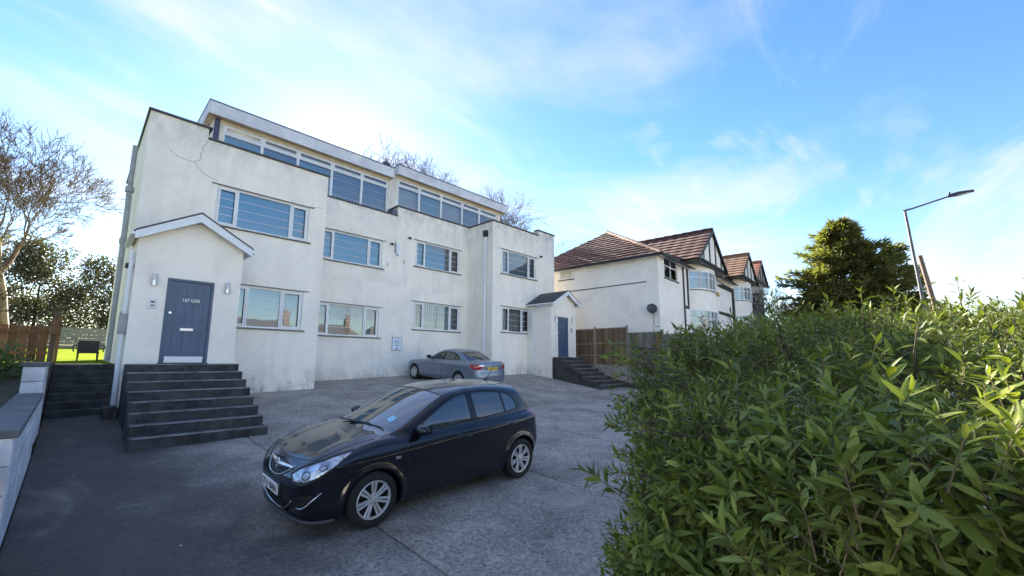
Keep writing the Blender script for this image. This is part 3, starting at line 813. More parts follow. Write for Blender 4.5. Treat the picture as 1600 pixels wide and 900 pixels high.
# garden steps beside the building
r, sub = wrap('garden_steps', (.25, 13.9, -1.2), 'dark concrete steps rising to the garden beside the building', 'steps')
for i in range(7):
    z = -1.12 + i*.158
    y0 = 12.98 + i*.30
    sub(MB().box(-.29, .78, y0, y0+.31 if i < 6 else 15.06, -2.0, z), 'step', M_steps, .01)
sub(MB().box(.55, .80, 12.45, 12.96, -1.6, -1.06), 'kerb_block', M_steps, .02)
# white pier at the very edge
r, sub = wrap('white_post', (-1.02, 8.4, -.9), 'white painted post with a dark hinge at the left picture edge', 'post')
sub(MB().box(-1.30, -.84, 8.3, 8.6, -1.2, .33), 'shaft', M_upvc, .01)
sub(MB().box(-1.33, -.81, 8.27, 8.63, .332, .37), 'cap', M_pipe_g, .005)
for z in (-.12, -.33): sub(MB().box(-.90, -.86, 8.28, 8.298, z, z+.07), 'hinge', M_black)
# garden fences
M_wood_o = mottled('fence_orange', (.16, .075, .030), (.25, .12, .045), 3, .75, mapscale=(14, 14, .6), orand=.3)
M_wood_g = mottled('fence_grey', (.105, .095, .085), (.20, .185, .165), 2.4, .85, mapscale=(16, 16, .5), orand=.35)
M_wood_b = mottled('fence_brown', (.085, .052, .032), (.21, .135, .08), 2.4, .82, mapscale=(16, 16, .5), orand=.35)
M_rail = mottled('fence_rail', (.19, .14, .095), (.30, .23, .16), 3, .85)
M_wood_n = mottled('fence_green', (.075, .095, .09), (.11, .135, .125), 2, .85, mapscale=(1, 1, 10))
M_post_c = mottled('post_concrete', (.22, .20, .175), (.33, .30, .26), 3, .85)
r, sub = wrap('garden_screen', (-1.2, 16.2, -.15), 'orange brown timber fence panel beside the garden steps', 'fence')
for k in range(9): sub(MB().box(-2.05+k*.175, -2.05+k*.175+.168, 16.2, 16.222, -.12, .83-.006*k), 'board', M_wood_o, .003)
sub(MB().box(-2.05, -.46, 16.16, 16.198, .60, .68), 'rail', M_wood_o); sub(MB().box(-2.05, -.46, 16.16, 16.198, .06, .14), 'rail', M_wood_o)
r, sub = wrap('gate_post', (-.37, 15.7, -.15), 'tall weathered timber gate post at the head of the garden steps', 'post')
sub(MB().box(-.44, -.33, 15.66, 15.78, -.3, 1.16), 'shaft', M_wood_b, .008); sub(MB().box(-.325, -.27, 15.68, 15.76, -.3, 1.05), 'gate_stop', M_wood_o, .004)
sub(MB().box(-.45, -.30, 15.60, 15.655, .55, .95), 'brace', M_wood_o, .004)
r, sub = wrap('garden_fence', (2, 34, .5), 'dull green horizontal board fence across the back of the lawn', 'fence')
for b0 in range(6):
    x0 = -6 + b0*2.0
    sub(MB().box(x0-.05, x0+.05, 33.93, 34.05, .3, 1.72), 'post', M_wood_n)
    for k in range(6): sub(MB().box(x0+.055, x0+1.945, 33.98, 34.01, .47+k*.2, .47+k*.2+.188), 'board', M_wood_n)
# garden chair on the lawn
r, sub = wrap('garden_chair', (.33, 19, -.12), 'black garden chair with curved arms on the sunlit lawn', 'chair')
sub(MB().box(.08, .58, 18.98, 19.02, .16, .52), 'backrest', M_black, .03)
sub(MB().box(.08, .58, 18.55, 18.975, .12, .17), 'seat', M_black, .015)
for x, y in ((.11, 18.58), (.55, 18.58), (.11, 18.95), (.55, 18.95)): sub(MB().tube([(x, y, .119), (x*1.02-.006, y, lawn_z(x, y)-.01)], [.025, .018], 8), 'leg', M_black)
for x, s_ in ((.07, -1), (.60, 1)): sub(MB().tube([(x, 18.98, .36), (x+.05*s_, 18.85, .38), (x+.10*s_, 18.7, .33), (x+.06*s_, 18.58, .17)], .018, 8), 'armrest', M_black)

# ================================================================== right hand fence
r, sub = wrap('panel_fence', (18.95, 10, gz(18.9, 10)), 'weathered close board fence panels between concrete posts by the far steps', 'fence')
FX = 18.95
for k, (y0, y1, zb, zt, m_) in enumerate(((11.95, 13.8, -.22, 1.62, M_wood_b), (10.10, 11.87, -.22, 1.62, M_wood_b), (8.30, 10.02, -.62, 1.33, M_wood_g), (6.5, 8.22, -.72, 1.2, M_wood_g))):
    sub(MB().box(FX-.05, FX+.05, y0-.085, y0+.005-.012, -1.5, zt+.13), 'post', M_post_c if k == 0 else M_wood_g, .006)
    n = 16; wd = (y1-y0-.01)/n
    for i in range(n):
        rd = random.Random(k*50+i)
        sub(MB().box(FX-.012-.012*(i % 2), FX+.006-.012*(i % 2), y0+i*wd, y0+i*wd+wd*1.04, zb+.012*rd.random(), zt-.015*rd.random()), 'board', M_wood_o if (k == 2 and i == 1) else m_)
    for z in (zb+.45, zb+1.05): sub(MB().box(FX-.062, FX-.026, y0, y1, z, z+.06), 'rail', M_rail)
    sub(MB().box(FX-.05, FX+.03, y0, y1, zt+.001, zt+.03), 'capping', m_)
    sub(MB().box(FX-.03, FX+.02, y0, y1, -1.4, zb-.005), 'gravel_board', M_post_c)
tag(sheet('verge', lin(18.55, 20.2, .3), lin(5, 14.2, .4), lambda x, y: gz(x, y) + .02 + .25*max(0, min(1, (x-18.55)/.35))*max(0, min(1, (y-7)/4)), M_soil), kind='structure')

# ================================================================== neighbouring houses
TH = R_(2.5)
M_tile = mottled('roof_tile_brown', (.064, .021, .014), (.125, .045, .030), 5, .75, (.06, .035, .03), .9, .4, orand=.08)
M_tile2 = mottled('roof_tile_tan', (.17, .085, .045), (.26, .135, .075), 5, .8)
M_tile3 = mottled('roof_tile_red', (.26, .10, .055), (.34, .14, .08), 5, .8)
M_ridge = mottled('ridge_tile', (.27, .14, .10), (.36, .20, .14), 6, .75)
M_timber = plain('black_timber', (.010, .010, .012), .55)
M_hwall = stucco('house_white', (.90, .85, .78), (.66, .58, .46), .07)
M_pebble = mottled('pebble_dash', (.30, .29, .27), (.48, .46, .43), 14, .9)
M_net = plain('net_curtain', (.62, .66, .68), .9)
def house(name, C, W, D, ze, zg, label, tile, win_left, bay_x, bay_w, bay_p, gx, ghw, gza, wallmat, timber_panel, rows=14, main_ridge=8.1):
    """local frame: x along the street front, y back from the street, origin at the near front corner, z world"""
    r = empty(name, C); r.rotation_euler = (0, 0, TH); tag(r, label, 'house', 'houses along the street beyond the fence')
    def sub(mb, nm, mat, bev=0, parent=None, smooth=False):
        o = mb.build(nm, mat, parent or r, smooth, bev); return o
    z = lambda v: v - C[2]
    E = z(ze); G = z(zg)
    w = MB(); hol = []
    if win_left: hol = [(.85, 2.80, z(win_left[0]), z(win_left[1]))]
    wall_y(w, 0, W, G, E, 0, hol, .12)
    w.quad((0,D,G),(0,0,G),(0,0,E),(0,D,E)); w.quad((W,0,G),(W,D,G),(W,D,E),(W,0,E)); w.quad((W,D,G),(0,D,G),(0,D,E),(W,D,E))
    sub(w, 'wall', wallmat)
    # hipped main roof: eave overhang .35, ridge along x
    ov = .32; yr = 4.4; R = z(main_ridge); xh = 3.1
    e0 = E - .06
    P = dict(a=(-ov,-ov,e0), b=(W+ov,-ov,e0), c=(W+ov,D+ov,e0), d=(-ov,D+ov,e0), p=(xh, yr, R), q=(W-xh, yr, R))
    roof = MB(); roof.add([P[k] for k in 'abcdpq'], [(0,1,5,4),(1,2,5),(2,3,4,5),(3,0,4),(3,2,1,0)])
    ro = sub(roof, 'roof', tile)
    def courses(A, B, T0, T1, n, nm='tile_course'):
        """rows of tiles lying on the slope between eave A-B and top T0-T1"""
        A, B, T0, T1 = map(Vector, (A, B, T0, T1))
        nrm = (B-A).cross((T0+T1)/2-(A+B)/2).normalized()
        if nrm.z < 0: nrm = -nrm
        for k in range(n):
            t0, t1 = k/n, min(1, (k+1.12)/n)
            p0, p1, p2, p3 = A.lerp(T0, t0), B.lerp(T1, t0), B.lerp(T1, t1), A.lerp(T0, t1)
            hi, lo = nrm*.055, nrm*.012
            q = MB(); L = (p1-p0).length; m = max(1, int(L/.30))
            # slightly scalloped lower edge so single tiles show
            vs_ = []; fs = []
            for i in range(m+1):
                s_ = i/m
                up = .012*(i % 2)
                vs_ += [p0.lerp(p1, s_)+hi+nrm*up, p3.lerp(p2, s_)+lo+nrm*up*.6, p0.lerp(p1, s_)+nrm*.002]
            for i in range(m):
                a_, b2 = 3*i, 3*i+3
                fs += [(a_, b2, b2+1, a_+1), (a_+2, b2+2, b2, a_)]
            q.add(vs_, fs); sub(q, nm, tile, parent=ro)
    courses(P['d'], P['a'], P['p'], P['p'], rows)
    courses(P['a'], P['b'], P['p'], P['q'], rows)
    def ridge(A, B, nm='ridge_tile'):
        A, B = Vector(A), Vector(B); n = max(2, int((B-A).length/.42))
        for i in range(n):
            p0, p1 = A.lerp(B, i/n), A.lerp(B, (i+1)/n)
            sub(MB().tube([p0+Vector((0,0,.03)), p1+Vector((0,0,.045))], [.10, .115], 8), nm, M_ridge, parent=ro)
    ridge(P['a'], P['p']); ridge(P['p'], P['q'])
    g = MB(); g.box(-ov-.10, -ov+.005, -ov, D+ov, e0-.10, e0+.02); sub(g, 'gutter', M_timber)
    g = MB(); g.box(-ov, gx-ghw+.3, -ov-.10, -ov+.005, e0-.10, e0+.02); sub(g, 'gutter', M_timber)
    g = MB(); g.quad((-ov,-ov,e0-.01),(W+ov,-ov,e0-.01),(W+ov,0,e0-.01),(-ov,0,e0-.01)); g.quad((-ov,0,e0-.01),(0,0,e0-.01),(0,D,e0-.01),(-ov,D,e0-.01)); sub(g, 'eaves_board', M_upvc)
    # front gable carried over the bay
    yb = -bay_p - .15
    gb = z(gza) - ghw*.78
    apex = (gx, yb, z(gza)); gl, gr = (gx-ghw, yb, gb), (gx+ghw, yb, gb)
    back = 5.0
    gm = MB(); gm.add([gl, gr, apex, (gl[0], back, gb), (gr[0], back, gb), (gx, back, apex[2])], [(0,2,5,3),(2,1,4,5),(0,3,4,1)])
    go = sub(gm, 'gable_roof', tile)
    for side, e_ in ((-1, gl), (1, gr)):
        A = Vector(e_); A2 = Vector((e_[0], back, gb)); T = Vector(apex); T2 = Vector((gx, back, apex[2]))
        n = 9
        for k in range(n):
            t0, t1 = k/n, min(1, (k+1.1)/n)
            nrm = Vector((side*.62, 0, .78)).normalized()
            p0, p1, p2, p3 = A.lerp(T, t0), A2.lerp(T2, t0), A2.lerp(T2, t1), A.lerp(T, t1)
            q = MB(); vs_ = []; fs = []; m = 18
            for i in range(m+1):
                s_ = i/m; up = .012*(i % 2)
                vs_ += [p0.lerp(p1, s_)+nrm*(.05+up), p3.lerp(p2, s_)+nrm*(.012+up*.6), p0.lerp(p1, s_)+nrm*.002]
            for i in range(m): fs += [(3*i, 3*i+3, 3*i+4, 3*i+1), (3*i+2, 3*i+5, 3*i+3, 3*i)]
            q.add(vs_, fs); sub(q, 'tile_course', tile, parent=go)
    for i in range(10):
        p0, p1 = Vector((gx, yb, apex[2])).lerp(Vector((gx, back, apex[2])), i/10), Vector((gx, yb, apex[2])).lerp(Vector((gx, back, apex[2])), (i+1)/10)
        sub(MB().tube([p0+Vector((0,0,.03)), p1+Vector((0,0,.045))], [.10, .115], 8), 'ridge_tile', tile, parent=go)
    k_ = .30
    gw = MB(); gw.add([(gl[0]+.25, yb+.12, gb+.05), (gr[0]-.25, yb+.12, gb+.05), (gx, yb+.12, apex[2]-.12)], [(0,1,2)]); sub(gw, 'gable_panel', M_hwall if timber_panel is not None else wallmat)
    for e_ in (gl, gr):                                        # barge boards
        dx = 1 if e_ is gr else -1
        q = MB(); q.add([(gx, yb-.03, apex[2]+.04), (e_[0]+dx*.05, yb-.03, gb), (e_[0]+dx*.05, yb-.03, gb-.22), (gx, yb-.03, apex[2]-.22), (gx, yb+.03, apex[2]+.04), (e_[0]+dx*.05, yb+.03, gb), (e_[0]+dx*.05, yb+.03, gb-.22), (gx, yb+.03, apex[2]-.22)],
                        [(0,1,2,3),(7,6,5,4),(0,4,5,1),(1,5,6,2),(2,6,7,3),(3,7,4,0)]); sub(q, 'barge_board', M_timber)
    sub(MB().box(gl[0]+.1, gr[0]-.1, yb+.06, yb+.115, gb-.18, gb+.16), 'tie_beam', M_timber)
    for i in range(4):
        xs_ = gx - ghw*.6 + ghw*1.2*i/3
        zt = apex[2] - abs(xs_-gx)*.78 - .15
        if zt > gb+.2: sub(MB().box(xs_-.06, xs_+.06, yb+.07, yb+.118, gb+.165, zt), 'stud', M_timber)
    sub(MB().quad((gl[0], yb+.02, gb-.05), (gr[0], yb+.02, gb-.05), (gr[0], .0, gb-.05), (gl[0], 0, gb-.05)), 'gable_soffit', M_pebble)
    # two storey bow: white apron, window bands
    NB = 14; segs = []
    for i in range(NB+1):
        t = -1 + 2*i/NB
        segs.append((bay_x + bay_w*(t+1)/2, -bay_p*(1-abs(t)**2.6)))
    def band(z0, z1, off, nm, mat):
        q = MB()
        for (xa, ya), (xb, yb_) in zip(segs[:-1], segs[1:]):
            q.quad((xa, ya-off, z0), (xb, yb_-off, z0), (xb, yb_-off, z1), (xa, ya-off, z1))
        return sub(q, nm, mat)
    zs = [z(zg), z(ze-3.85), z(ze-2.45), z(ze-1.18), E+.02, gb]
    band(zs[0], zs[1], 0, 'bay_wall', wallmat); band(zs[2], zs[3], 0, 'bay_wall', wallmat); band(zs[4]-.16, max(zs[4], gb)+.02, .005, 'bay_wall', M_hwall)
    for z0, z1 in ((zs[1], zs[2]), (zs[3], zs[4]-.16)):
        wd = band(z0, z1, -.05, 'bay_window', M_net)
        for i in range(NB):
            (xa, ya), (xb, yb_) = segs[i], segs[i+1]
            q = MB().quad((xa, ya+.0, z0), (xb, yb_+.0, z0), (xb, yb_+.0, z1), (xa, ya+.0, z1)); sub(q, 'pane', M_glass, parent=wd)
        zt = z0 + (z1-z0)*.66
        for i in range(0, NB+1, 2):
            xa, ya = segs[i]
            sub(MB().box(xa-.045, xa+.045, ya-.05, ya+.03, z0, z1), 'mullion', M_upvc, parent=wd)
        for za, zb, o_ in ((z0-.05, z0+.03, .05), (z1-.05, z1+.03, .03), (zt-.03, zt+.03, .025)):
            v_ = []; f_ = []
            for (xa, ya) in segs: v_ += [(xa, ya-o_, za), (xa, ya-o_, zb), (xa, ya, zb)]
            for i in range(NB): f_ += [(3*i, 3*i+3, 3*i+4, 3*i+1), (3*i+1, 3*i+4, 3*i+5, 3*i+2)]
            sub(MB().add(v_, f_), 'transom', M_upvc, parent=wd)
        q = MB()
        for (xa, ya), (xb, yb_) in zip(segs[:-1], segs[1:]): q.quad((xa, ya-.06, z0-.10), (xb, yb_-.06, z0-.10), (xb, yb_-.06, z0-.052), (xa, ya-.06, z0-.052))
        sub(q, 'sill', M_timber, parent=wd)
    if win_left:
        x0, x1, z0, z1 = hol[0]; t = .06
        f = MB(); f.box(x0, x1, .03, .09, z1-t, z1); f.box(x0, x1, .03, .09, z0, z0+t); f.box(x0, x0+t, .03, .09, z0+t, z1-t); f.box(x1-t, x1, .03, .09, z0+t, z1-t); f.box((x0+x1)/2-.035, (x0+x1)/2+.035, .03, .09, z0+t, z1-t)
        zt = z0 + (z1-z0)*.62; f.box(x0+t, x1-t, .032, .088, zt-.03, zt+.03)
        wd = sub(f, 'window', M_upvc)
        for a_, b2 in ((x0+t, (x0+x1)/2-.035), ((x0+x1)/2+.035, x1-t)):
            sub(MB().quad((a_, .06, z0+t), (b2, .06, z0+t), (b2, .06, z1-t), (a_, .06, z1-t)), 'pane', M_glass, parent=wd)
        sub(MB().quad((x0, .4, z0), (x1, .4, z0), (x1, .4, z1), (x0, .4, z1)), 'room_lining', M_room, parent=wd)
        sub(MB().box(x0-.06, x1+.06, -.05, .02, z0-.06, z0-.002), 'sill', M_timber, parent=wd)
    if timber_panel:
        for (xa, xb, za, zb) in timber_panel: sub(MB().box(xa, xb, -.045, -.002, z(za), z(zb)), 'timber', M_timber)
    return r, sub, z
H0 = (20.0, 8.8, -.6)
h1, sub, zz_ = house('suburban_house', H0, 10.6, 9.0, 5.38, -.9, 'white semi-detached house with brown tiled hipped roof and black timbered gable', M_tile, (4.30, 5.37), 4.5, 3.8, .85, 6.45, 3.0, 8.02, M_hwall,
      [(3.55, 3.72, -.3, 5.30), (4.22, 4.40, 2.95, 5.30), (3.725, 4.215, 2.95, 3.12)])
# flank window, string course of cable, dish
f = MB(); f.box(-.03, -.002, 5.0, 6.0, zz_(4.72), zz_(5.28)); fw = sub(f, 'window', M_upvc); sub(MB().box(-.036, -.031, 5.1, 5.9, zz_(4.80), zz_(5.20)), 'pane', mottled('obscure_glass', (.42, .42, .36), (.50, .50, .44), 9, .3), parent=fw)
sub(MB().box(-.06, -.002, 4.95, 6.05, zz_(4.67), zz_(4.715)), 'sill', M_timber, parent=fw)
sub(MB().tube([(-.025, .63, zz_(4.01)), (-.025, 5.3, zz_(3.98)), (-.025, 8.0, zz_(3.96))], .022, 6), 'cable', M_black)
ve = MB(); ve.tube([(1.35, 3.2, zz_(6.30)), (1.15, 3.2, zz_(6.52))], [.16, .14], 10); sub(ve, 'roof_vent', M_tile)
r = empty('satellite_dish', Vector(H0) + Vector((-.02, .32, 2.55 - H0[2] + H0[2] + .6 - .6))); r.location = (19.98, 9.12, 2.52)
tag(r, 'dark grey satellite dish on the white house flank wall', 'satellite dish')
M_dish = plain('dish_mesh', (.045, .046, .05), .5)
dm = MB(); n = 20; vs_ = [(0, 0, 0)]; fs = []
for ring in (1, 2, 3):
    for k in range(n):
        t = 2*math.pi*k/n; rr = .26*ring/3
        vs_.append((-.09*(ring/3)**2, rr*math.cos(t), rr*math.sin(t)))
for k in range(n): fs.append((0, 1+k, 1+(k+1) % n))
for ring in (0, 1):
    for k in range(n): a_ = 1+ring*n+k; b2 = 1+ring*n+(k+1) % n; fs.append((a_, a_+n, b2+n, b2))
dm.add(vs_, fs); o = dm.build('reflector', M_dish, r, True); o.rotation_euler = (0, R_(12), R_(38)); o.location = (-.30, -.05, .02)
md = o.modifiers.new('thick', 'SOLIDIFY'); md.thickness = .012
MB().tube([(-.002, 0, -.05), (-.16, 0, -.05), (-.27, -.03, 0)], .02, 8).build('bracket', M_black, r)
MB().tube([(-.30, -.05, -.26), (-.55, -.22, -.12)], .014, 6).build('feed_arm', M_black, r); MB().box(-.60, -.52, -.26, -.19, -.15, -.08).build('receiver', M_black, r, bevel=.01)
MB().tube([(-.02, -.02, -.1), (-.02, -.02, -.75), (-.02, -.06, -.82), (-.02, -.30, -.84)], .012, 6).build('cable', M_black, r)
c, s_ = math.cos(TH), math.sin(TH)
def at(x, y, z): return (H0[0] + c*x - s_*y, H0[1] + s_*x + c*y, z)
house('suburban_house', at(11.7, .3, .1), 9.0, 9.0, 6.08, -.3, 'white house with tan tiled gable, second along the street', M_tile2, None, 4.6, 3.6, .85, 6.3, 2.9, 8.85, M_hwall,
      [(0.0, 4.6, 5.35, 5.72), (3.9, 4.25, 2.2, 5.34), (0.0, 3.9, 3.35, 3.55), (4.42, 4.58, 2.2, 5.34)], rows=10, main_ridge=8.3)
house('suburban_house', at(22.2, .6, .7), 8.0, 9.0, 6.5, .2, 'grey pebbledashed house with red tiled gable, farthest along the street', M_tile3, None, .9, 3.6, .85, 2.6, 2.7, 9.5, M_pebble, None, rows=10, main_ridge=8.6)
# alarm box
r = empty('alarm_box', at(7.7, -.72, 4.15)); tag(r, 'yellow burglar alarm box on the white bay of the nearest house', 'alarm')
MB().prism([(-.11, -.14), (.11, -.14), (.13, .12), (-.13, .12)], -.08, .04).build('casing', plain('alarm_yellow', (.62, .40, .08), .4), r, bevel=.01); MB().box(-.09, .09, -.086, -.081, -.13, -.03).build('lamp', M_black, r)

# ================================================================== street lamp and pole
M_lampcol = mottled('lamp_grey', (.075, .075, .082), (.13, .125, .13), 3, .55)
lx, ly = 24.0, -.78
r, sub = wrap('street_lamp', (lx, ly, gz(lx, ly)), 'grey street lamp column with a short arm behind the hedge', 'street lamp')
zg_ = gz(lx, ly)
lean = .030
def lp(z): return (lx, ly + lean*(z - zg_)*1.6, z)
sub(MB().tube([lp(zg_), lp(zg_+1.4)], .085, 12), 'base_column', M_lampcol); sub(MB().tube([lp(zg_+1.4), lp(6.42)], [.065, .048], 12), 'column', M_lampcol)
top = Vector(lp(6.40)); sub(MB().tube([top + Vector((0, .05, .02)), top + Vector((0, -.25, .06)), top + Vector((0, -1.35, .30))], [.045, .036, .032], 10), 'arm', M_lampcol)
hd = top + Vector((0, -1.3, .30))
q = MB(); q.add([hd + Vector(v) for v in ((-.10, .0, -.03), (.10, 0, -.03), (.14, -.3, -.03), (.12, -.72, .02), (-.12, -.72, .02), (-.14, -.3, -.03), (-.07, 0, .06), (.07, 0, .06), (.08, -.3, .10), (.06, -.70, .08), (-.06, -.70, .08), (-.08, -.3, .10))],
                [(5,4,3,2,1,0), (6,7,8,9,10,11), (0,1,7,6), (1,2,8,7), (2,3,9,8), (3,4,10,9), (4,5,11,10), (5,0,6,11)]); sub(q, 'lamp_head', plain('lamp_head', (.05, .05, .055), .4))
sub(MB().tube([hd + Vector((0, -.05, .08)), hd + Vector((0, -.05, .17))], .03, 8), 'photocell', M_black)
sub(MB().add([hd + Vector(v) for v in ((-.09, -.25, -.034), (.09, -.25, -.034), (.08, -.62, .004), (-.08, -.62, .004))], [(0,3,2,1)]), 'lens', M_lampglass)
px_, py_ = 30.0, -1.2
r, sub = wrap('telegraph_pole', (px_, py_, gz(px_, py_)), 'brown wooden pole leaning beside the street lamp', 'pole')
sub(MB().tube([(px_, py_-.45, gz(26, py_)-.1), (px_, py_+.38, 5.5)], [.115, .095], 12), 'shaft', mottled('pole_wood', (.13, .085, .06), (.20, .14, .10), 3, .8, mapscale=(8, 8, .6)))
sub(MB().box(px_-.02, px_+.16, py_+.36, py_+.42, 5.0, 5.2), 'bracket', M_black)

# ================================================================== houses across the road (they face the sun and show in the glass and paintwork)
M_opp = mottled('house_render_warm', (.74, .69, .60), (.80, .76, .68), 1.2, .85)
M_oppr = mottled('roof_grey_brown', (.055, .045, .040), (.095, .078, .068), 4, .85)
M_oppb = mottled('house_brick', (.12, .085, .065), (.18, .125, .095), 6, .85)
def opp_house():
    r = empty('street_house')
    def sub(mb, nm, mat, parent=None): return mb.build(nm, mat, parent or r)
    W, D, E, Rg = 8.2, 8.0, 5.1, 8.0
    w = MB(); hol = [(1.0, 3.4, .8, 2.3), (1.0, 3.4, 3.2, 4.5), (5.2, 7.2, 3.2, 4.4), (5.0, 6.0, 0, 2.1)]
    # front faces +y
    g = MB(); wall_y(g, 0, W, 0, E, 0, hol, .15)
    g.quad((0,D,0),(0,0,0),(0,0,E),(0,D,E)); g.quad((W,0,0),(W,D,0),(W,D,E),(W,0,E)); g.quad((W,D,0),(0,D,0),(0,D,E),(W,D,E)); sub(g, 'wall', M_opp)
    ro = sub(MB().add([(-.3,-.3,E-.05),(W+.3,-.3,E-.05),(W+.3,D+.3,E-.05),(-.3,D+.3,E-.05),(2.4,D/2,Rg),(W-2.4,D/2,Rg)], [(0,1,5,4),(1,2,5),(2,3,4,5),(3,0,4),(3,2,1,0)]), 'roof', M_oppr)
    sub(MB().box(1.6, 2.3, D/2-.4, D/2+.4, 6.2, 9.0), 'chimney', M_oppb, ro); 
    for k in range(2): sub(MB().tube([(1.8+.3*k, D/2, 9.0), (1.8+.3*k, D/2, 9.35)], [.11, .09], 8), 'chimney_pot', M_oppb, ro)
    for (x0, x1, z0, z1) in hol[:3]:
        f = MB(); t = .06
        f.box(x0, x1, .05, .10, z1-t, z1); f.box(x0, x1, .05, .10, z0, z0+t); f.box(x0, x0+t, .05, .10, z0+t, z1-t); f.box(x1-t, x1, .05, .10, z0+t, z1-t); f.box((x0+x1)/2-.03, (x0+x1)/2+.03, .05, .10, z0+t, z1-t)
        wd = sub(f, 'window', M_upvc); sub(MB().quad((x0, .08, z0), (x1, .08, z0), (x1, .08, z1), (x0, .08, z1)), 'pane', M_carglass_w, wd)
    sub(MB().box(5.0, 6.0, .06, .12, 0, 2.1), 'door', M_door)
    return r
M_carglass_w = plain('far_glass', (.03, .04, .05), .05)
op = opp_house()
labs = ['cream house across the road, reflected at the left of the ground floor glass', 'cream house across the road facing the near porch', 'cream house across the road facing the parked hatchback', 'cream house across the road facing the saloon', 'cream house across the road facing the far porch', 'cream house across the road opposite the neighbouring house']
for i, lab_ in enumerate(labs):
    o = op if i == 0 else copy_tree(op)
    xw = -15 + i*8.9
    o.location = (xw + 8.2, -21.5 - .5*(i % 2), gz(xw, -17) - 1.3); o.rotation_euler = (0, 0, math.pi)
    tag(o, lab_, 'house', 'houses across the road')

# ================================================================== trees
def grow(seed, base, height, spread, levels=5, r0=.16, split=(2, 4), up=.35, gnarl=.22, first=.28, lean=(0, 0), min_r=.006, twig=1.0):
    """bare branching skeleton -> list of (p0, p1, r0, r1)"""
    rd = random.Random(seed); segs = []
    def rv(): 
        v = Vector((rd.gauss(0,1), rd.gauss(0,1), rd.gauss(0,1))); return v.normalized()
    def branch(p, d, L, r, lev):
        n = 4 if lev < 3 else 3
        pts = [p]; rr = [r]
        for i in range(n):
            d = (d + rv()*gnarl*(1+.25*lev) + Vector((0,0,up*.16))).normalized()
            p = p + d*L/n; r2 = r*(1-.42*(i+1)/n)
            segs.append((pts[-1], p, rr[-1], r2)); pts.append(p); rr.append(r2)
            if lev < levels and i >= 1:
                for _ in range(1 if lev == 0 else rd.choice((0, 1, 1))):
                    a = d.cross(rv()).normalized()
                    nd = (d*rd.uniform(.55, .9) + a*rd.uniform(.5, .95)*spread + Vector((0,0,up*.35))).normalized()
                    branch(p, nd, L*rd.uniform(.55, .80), r2*rd.uniform(.50, .68), lev+1)
        if lev < levels:
            for _ in range(rd.randint(*split)):
                a = d.cross(rv()).normalized()
                nd = (d + a*rd.uniform(.35, .8)*spread).normalized()
                branch(p, nd, L*rd.uniform(.55, .82), rr[-1]*rd.uniform(.6, .8), lev+1)
    d0 = Vector((lean[0], lean[1], 1)).normalized()
    branch(Vector(base), d0, height*first, r0, 0)
    return segs
def seg_mesh(segs, min_r, n_big=5, n_small=3):
    v = []; f = []
    for p0, p1, ra, rb in segs:
        ra, rb = max(ra, min_r), max(rb, min_r)
        n = n_big if ra > .03 else n_small
        d = p1-p0
        if d.length < 1e-5: continue
        d.normalize(); a = Vector((0,0,1)) if abs(d.z) < .9 else Vector((1,0,0))
        e1 = d.cross(a).normalized(); e2 = d.cross(e1); b = len(v)
        for p, r in ((p0, ra), (p1, rb)):
            for k in range(n):
                t = 2*math.pi*k/n; v.append(tuple(p+(e1*math.cos(t)+e2*math.sin(t))*r))
        for k in range(n): f.append((b+k, b+(k+1) % n, b+n+(k+1) % n, b+n+k))
    return v, f
M_bark = mottled('bark', (.060, .048, .036), (.13, .10, .075), 6, .9)
M_bark_g = mottled('bark_green', (.075, .060, .042), (.15, .115, .075), 6, .9)
def leaf_cloud(pts, dirs, L, Wd, mat_name, rd, droop=.3):
    """one small folded leaf per point"""
    n = len(pts); P = np.array(pts); 
    d = np.array(dirs, float) + rd.normal(0, .45, (n, 3)); d /= np.linalg.norm(d, axis=1)[:,None]+1e-9
    s = np.cross(d, rd.normal(0, 1, (n, 3))); s /= np.linalg.norm(s, axis=1)[:,None]+1e-9
    l = (L*rd.uniform(.6, 1.3, n))[:,None]; w_ = (Wd*rd.uniform(.7, 1.2, n))[:,None]
    V = np.stack([P, P+d*l*.5+s*w_, P+d*l, P+d*l*.5-s*w_], 1).reshape(-1, 3)
    return V, np.arange(4*n).reshape(-1, 4)
def np_mesh(name, V, Fq, mat, parent, kind=None):
    me = bpy.data.meshes.new(name)
    me.vertices.add(len(V)); me.vertices.foreach_set('co', np.asarray(V, np.float32).ravel())
    nf, k = Fq.shape
    me.loops.add(nf*k); me.loops.foreach_set('vertex_index', np.asarray(Fq, np.int32).ravel())
    me.polygons.add(nf); me.polygons.foreach_set('loop_start', np.arange(0, nf*k, k, dtype=np.int32)); me.polygons.foreach_set('loop_total', np.full(nf, k, np.int32))
    me.update(calc_edges=True); me.validate()
    o = link(name, me, parent, mat)
    if kind: o['kind'] = kind
    return o
